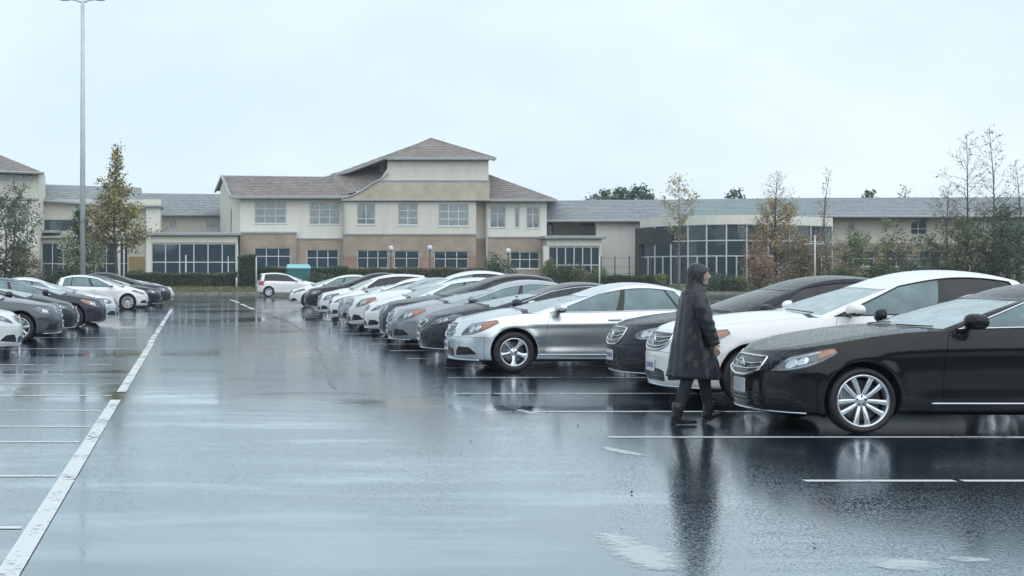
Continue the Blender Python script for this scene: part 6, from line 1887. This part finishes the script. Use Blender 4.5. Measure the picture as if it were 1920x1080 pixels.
def lofted(rings, mb, close_top=True, close_bot=False):
    n = len(rings[0]); v = [p for r in rings for p in r]; f = []
    for i in range(len(rings) - 1):
        for k in range(n):
            l = (k + 1) % n
            f.append((i * n + k, i * n + l, (i + 1) * n + l, (i + 1) * n + k))
    if close_top: f.append(tuple((len(rings) - 1) * n + k for k in range(n)))
    if close_bot: f.append(tuple(range(n - 1, -1, -1)))
    mb.add(v, f)
def oring(c, rx, ry, n=28, tilt=0.0, fold=None):
    out = []
    for k in range(n):
        a = 2 * math.pi * k / n
        q = 1 + (fold(a) if fold else 0)
        x, y = rx * q * math.cos(a), ry * q * math.sin(a)
        out.append((c[0] + x, c[1] + y, c[2] + tilt * x))
    return out
def smooth_path(keys, n):
    ks = np.array([k[0] for k in keys], float)
    cols = [hermite(ks, [k[i] for k in keys]) for i in range(1, len(keys[0]))]
    t = np.linspace(ks[0], ks[-1], n)
    return t, np.stack([c(t) for c in cols], 1)

# body: one continuous skinned figure
bm_v, bm_e, bm_r = [], [], []
def J(p, r): bm_v.append(p); bm_r.append(r); return len(bm_v) - 1
def E(a, b_): bm_e.append((a, b_))
pelv = J((.00, 0, .95), (.15, .13)); waist = J((.005, 0, 1.08), (.13, .11)); chest = J((.01, 0, 1.27), (.155, .12)); nk = J((.02, 0, 1.45), (.06, .06)); nk2 = J((.045, 0, 1.52), (.055, .055))
E(pelv, waist); E(waist, chest); E(chest, nk); E(nk, nk2)
LEGS = {-1: [(-.05, -.085, .90), (-.10, -.09, .50), (-.20, -.09, .13)], 1: [(.05, .085, .90), (.14, .09, .50), (.20, .09, .12)]}
for sg, pts in LEGS.items():
    a = pelv
    for p, r in zip(pts, ((.085, .085), (.058, .058), (.042, .042))):
        c = J(p, r); E(a, c); a = c
ARMS = {-1: [(.0, -.185, 1.37), (.055, -.245, 1.10), (.135, -.235, .885)], 1: [(.0, .185, 1.37), (-.03, .245, 1.10), (-.03, .24, .87)]}
for sg, pts in ARMS.items():
    a = chest
    for p, r in zip(pts, ((.06, .06), (.045, .045), (.030, .026))):
        c = J(p, r); E(a, c); a = c
    w = np.array(pts[-1]); dirn = w - np.array(pts[1]); dirn /= np.linalg.norm(dirn); fwd = np.array([dirn[2] * -1, 0, dirn[0]]); fwd /= np.linalg.norm(fwd)
    palm = w + dirn * .055; c = J(tuple(palm), (.036, .018)); E(a, c); pa = c
    for q, (off, ln_) in enumerate(((-.027, .060), (-.009, .070), (.009, .066), (.027, .052))):
        p0 = palm + dirn * .03 + fwd * off * 1.0; k0 = J(tuple(p0), (.0095, .0095)); E(pa, k0)
        p1 = p0 + dirn * ln_ * .5 + np.array([.004, 0.012 * -sg, 0]); k1 = J(tuple(p1), (.0085, .0085)); E(k0, k1)
        p2 = p1 + dirn * ln_ * .4 + np.array([.002, 0.022 * -sg, .004]); k2 = J(tuple(p2), (.0075, .0075)); E(k1, k2)
    p0 = w + dirn * .03 + fwd * .038; k0 = J(tuple(p0), (.011, .011)); E(a, k0)
    p1 = p0 + dirn * .035 + fwd * .012; k1 = J(tuple(p1), (.009, .009)); E(k0, k1)
me = bpy.data.meshes.new('body'); me.from_pydata(bm_v, bm_e, []); me.update()
tmp = bpy.data.objects.new('body', me); COL.objects.link(tmp)
sm = tmp.modifiers.new('skin', 'SKIN'); sm.use_smooth_shade = True
for i, r in enumerate(bm_r): me.skin_vertices[0].data[i].radius = r; me.skin_vertices[0].data[i].use_root = (i == 0)
ss = tmp.modifiers.new('sub', 'SUBSURF'); ss.levels = 2; ss.render_levels = 2
dg = bpy.context.evaluated_depsgraph_get(); ev = tmp.evaluated_get(dg); em = ev.to_mesh()
bv = [tuple(v.co) for v in em.vertices]; bf = [tuple(p.vertices) for p in em.polygons]
ev.to_mesh_clear(); bpy.data.objects.remove(tmp)
# head with brow, nose, mouth and chin, grown onto the neck
hb = MB(); hb.add(bv, bf)
HC = np.array([.062, 0, 1.615])
nu, nv = 32, 24; hv, hf = [], []
for j in range(nv + 1):
    t = math.pi * j / nv
    for i in range(nu):
        a = 2 * math.pi * i / nu
        x, y, z = math.sin(t) * math.cos(a), math.sin(t) * math.sin(a), -math.cos(t)
        rx, ry, rz = .095, .074, .112
        f = max(0, x)
        px, py, pz = x * rx, y * ry, z * rz
        if z < 0: py *= 1 - .22 * (-z); px *= 1 - .10 * (-z) if x < 0 else 1
        fr = math.exp(-(py / .016) ** 2)
        px += .026 * fr * math.exp(-((pz + .012) / .020) ** 2) * (x > .3)            # nose
        px += .008 * fr * math.exp(-((pz - .004) / .03) ** 2) * (x > .3)
        px -= .010 * math.exp(-((abs(py) - .030) / .016) ** 2) * math.exp(-((pz - .012) / .014) ** 2) * (x > .3)   # eye hollows
        px += .007 * math.exp(-((pz - .032) / .014) ** 2) * (x > .4)                  # brow
        px += .008 * math.exp(-(py / .022) ** 2) * math.exp(-((pz + .050) / .009) ** 2) * (x > .3)   # lips
        px += .012 * math.exp(-(py / .028) ** 2) * math.exp(-((pz + .088) / .018) ** 2) * (x > .1)   # chin
        hv.append((HC[0] + px, HC[1] + py, HC[2] + pz))
for j in range(nv):
    for i in range(nu):
        k = (i + 1) % nu; hf.append((j * nu + i, j * nu + k, (j + 1) * nu + k, (j + 1) * nu + i))
hb.add(hv, hf)
for sg in (-1, 1): hb.ball((HC[0] - .005, sg * .076, HC[2]), .018, .010, .030, 10, 8)
body = hb.build('body', M_SKIN, pr, smooth=True)
b = MB()
for sg in (-1, 1): b.ball((HC[0] + .078, sg * .030, HC[2] + .012), .011, .013, .009, 10, 6)
b.build('eye', M_EYE, body, smooth=True)
b = MB(); b.tube([(HC[0] + .090, -.030, HC[2] + .034), (HC[0] + .094, -.012, HC[2] + .033)], .005, 6); b.tube([(HC[0] + .090, .030, HC[2] + .034), (HC[0] + .094, .012, HC[2] + .033)], .005, 6); b.build('eyebrow', M_HAIR, body, smooth=True)
# fringe of hair under the hood
b = MB(); b.ball((HC[0] - .020, 0, HC[2] + .040), .106, .084, .086, 20, 12); b.build('hair', M_HAIR, body, smooth=True)
# pale chin cover
b = MB(); b.ball((HC[0] + .046, 0, HC[2] - .082), .046, .046, .034, 16, 10); b.build('beard', M_BEARD, body, smooth=True)

# trousers
b = MB()
for sg, pts in LEGS.items():
    p = [np.array((pts[0][0], pts[0][1], .92)), np.array(pts[0]), np.array(pts[1]), np.array(pts[2])]
    t, P_ = smooth_path([(0, *p[0], .095), (.1, *p[1], .09), (.5, *p[2], .068), (.62, *(p[2] + (p[3] - p[2]) * .25), .064), (1, *p[3], .050)], 22)
    rings = [oring((q[0], q[1], q[2]), q[3] * 1.04, q[3], 18, 0, (lambda a, i=i: .05 * math.sin(2 * a + i * .9) + .03 * math.sin(5 * a - i))) for i, q in enumerate(P_)]
    lofted(rings[::-1], b, True, True)
b.build('trousers', M_TROUSER, pr, smooth=True)
# ankle boots with heels
for sg, pts in LEGS.items():
    ank = np.array(pts[2]); pitch = -.05 if sg > 0 else .10
    x0, y0 = ank[0], ank[1]
    lift = .035 if sg > 0 else .0
    b = MB()
    keys = [(-.075, .030, .075, .052), (-.06, .040, .10, .095), (.0, .043, .075, .085), (.06, .044, .055, .060), (.12, .045, .045, .042), (.175, .038, .036, .032), (.205, .014, .030, .012)]
    rings = []
    for (dx, hw_, cz, hz_) in keys:
        rings.append([(x0 + dx, y0 + hw_ * math.cos(a), lift * (1 if dx > 0 else .3) + cz * .9 + hz_ * math.sin(a) * .72 + (dx * .22 if sg > 0 and dx > 0 else 0)) for a in np.linspace(0, 2 * math.pi, 15)[:-1]])
    lofted(rings, b, True, True)
    sh_ = [oring((x0 + dx, y0, z), r1, r2, 14) for dx, z, r1, r2 in ((-.02, .06, .062, .050), (-.015, .12, .058, .048), (-.01, .18, .058, .050), (-.0, .235, .064, .056))]
    lofted(sh_, b, True, True)
    bt_ = b.build('boot', M_BOOT, pr, smooth=True)
    b = MB(); b.bbox(x0 - .085, x0 - .025, y0 - .032, y0 + .032, lift * .1 + .001, .055, .006); b.build('heel', M_BOOT, bt_)
# raincoat: hem flares out in front, folds hang from the shoulders
keys = [  # z, x centre, half depth, half width
    (.50, .012, .282, .240), (.60, .006, .262, .238), (.75, -.005, .232, .228), (.90, -.012, .205, .222), (1.05, -.012, .178, .215),
    (1.20, -.006, .156, .215), (1.32, .000, .142, .212), (1.40, .004, .128, .190), (1.455, .012, .104, .130), (1.49, .022, .082, .085)]
t, P_ = smooth_path(keys, 46)
rr = np.random.RandomState(4); ph = rr.uniform(0, 6.28, 12)
rings = []
for z, q in zip(t, P_):
    u = (1.45 - z) / .95
    def fold(a, z=z, u=u):
        s = .065 * u ** .7 * math.sin(5 * a + ph[0] + 1.2 * u) + .045 * u ** .7 * math.sin(9 * a + ph[1] - 2.0 * u) + .018 * math.sin(14 * a + ph[2] + 5 * z)
        s += .007 * math.sin(23 * z + 6 * a + ph[3]) + .006 * math.sin(41 * z - 9 * a + ph[4])
        return s
    rings.append(oring((q[0], 0, z), q[1], q[2], 72, -.05 * max(0, u) + .0, fold))
b = MB(); lofted(rings, b, False, False)
# inner face so that the hem has a thickness
inner = [[(q[0] + (p[0] - q[0]) * .965, p[1] * .965, p[2] + .004) for p in r] for q, r in zip(P_, rings)]
n0 = len(rings[0]); base = len(b.v)
b.v.extend([p for r in inner for p in r])
for i in range(len(inner) - 1):
    for k in range(n0):
        l = (k + 1) % n0
        b.f.append((base + i * n0 + k, base + (i + 1) * n0 + k, base + (i + 1) * n0 + l, base + i * n0 + l)); b.m.append(0)
for k in range(n0):
    l = (k + 1) % n0; b.f.append((k, base + k, base + l, l)); b.m.append(0)
coat = b.build('raincoat', M_COAT, pr, smooth=True)
# sleeves
for sg, pts in ARMS.items():
    s0 = np.array((.0, sg * .150, 1.405)); s1, s2, s3 = [np.array(p) for p in pts]
    t2, Q = smooth_path([(0, *s0, .085), (.12, *(s1 + np.array([0, 0, -.01])), .094), (.5, *s2, .078), (.75, *((s2 + s3) / 2), .070), (1.0, *(s3 + (s3 - s2) * .05), .064)], 30)
    rings = []
    for i, q in enumerate(Q):
        tn = Q[min(i + 1, 29)][:3] - Q[max(i - 1, 0)][:3]; tn /= np.linalg.norm(tn)
        u_ = np.cross(tn, [0, 1, 0]); u_ /= np.linalg.norm(u_); w_2 = np.cross(tn, u_)
        ring = []
        for k in range(26):
            a = 2 * math.pi * k / 26
            r_ = q[3] * (1 + .05 * math.sin(i * 1.3 + 2 * a) + .045 * math.sin(i * .9 - 3 * a + 1) + .03 * math.sin(i * 2.3 + a))
            ring.append(tuple(q[:3] + r_ * (math.cos(a) * u_ + math.sin(a) * w_2 * .92)))
        rings.append(ring)
    b = MB(); lofted(rings, b, False, True)
    b.build('sleeve', M_COAT, coat, smooth=True)
# hood: open towards the face, its cape falling on the shoulders
b = MB(); rings = []
nA = 40
hk = [  # z, x centre, half depth, half width
    (1.352, -.002, .122, .165), (1.42, .004, .124, .150), (1.475, .018, .114, .118), (1.53, .034, .113, .100), (1.60, .046, .119, .099), (1.665, .048, .115, .096), (1.715, .043, .092, .078), (1.742, .036, .056, .048), (1.752, .030, .010, .010)]
th_, HPt = smooth_path(hk, 30)
for i, (z, q) in enumerate(zip(th_, HPt)):
    ring = []
    op = 80 * np.clip((1.700 - z) / .05, 0, 1) * np.clip((z - 1.40) / .10, .12, 1)      # half angle of the face opening
    for k in range(nA + 1):
        a = math.radians(op) + math.radians(360 - 2 * op) * k / nA
        w = 1 + .03 * math.sin(7 * a + 40 * z) * np.clip((1.62 - z) / .2, 0, 1) + .012 * math.sin(12 * a - 60 * z)
        x, y = q[1] * w * math.cos(a), q[2] * w * math.sin(a)
        if op > 5 and (k < 2 or k > nA - 2): x += .006
        ring.append((q[0] + x, y, z + .05 * max(0, math.cos(a)) * np.clip((z - 1.66) / .06, 0, 1) * -.2 - .10 * x * (z < 1.46)))
    rings.append(ring)
rings = rings[::-1]
nR = len(rings) - 1; m = nA + 1
v = [p for r in rings for p in r]; f = []
for i in range(nR):
    for k in range(nA):
        f.append((i * m + k, i * m + k + 1, (i + 1) * m + k + 1, (i + 1) * m + k))
b.add(v, f)
ho = b.build('hood', M_COAT, coat, smooth=True)
so = ho.modifiers.new('cloth_thickness', 'SOLIDIFY'); so.thickness = .006; so.offset = 0
# ------------------------------------------------------------------ rain haze in the air
hz = bpy.data.materials.new('rain_haze'); hz.use_nodes = True
t = hz.node_tree; t.nodes.clear()
o = t.nodes.new('ShaderNodeOutputMaterial'); vp = t.nodes.new('ShaderNodeVolumePrincipled')
vp.inputs['Color'].default_value = (.92, .96, 1.0, 1); vp.inputs['Density'].default_value = .00045; vp.inputs['Anisotropy'].default_value = .2
t.links.new(vp.outputs['Volume'], o.inputs['Volume'])
b = MB(); b.box(-130, 190, -90, 185, -1.0, 26.0)
tag(b.build('haze', hz), kind='stuff')
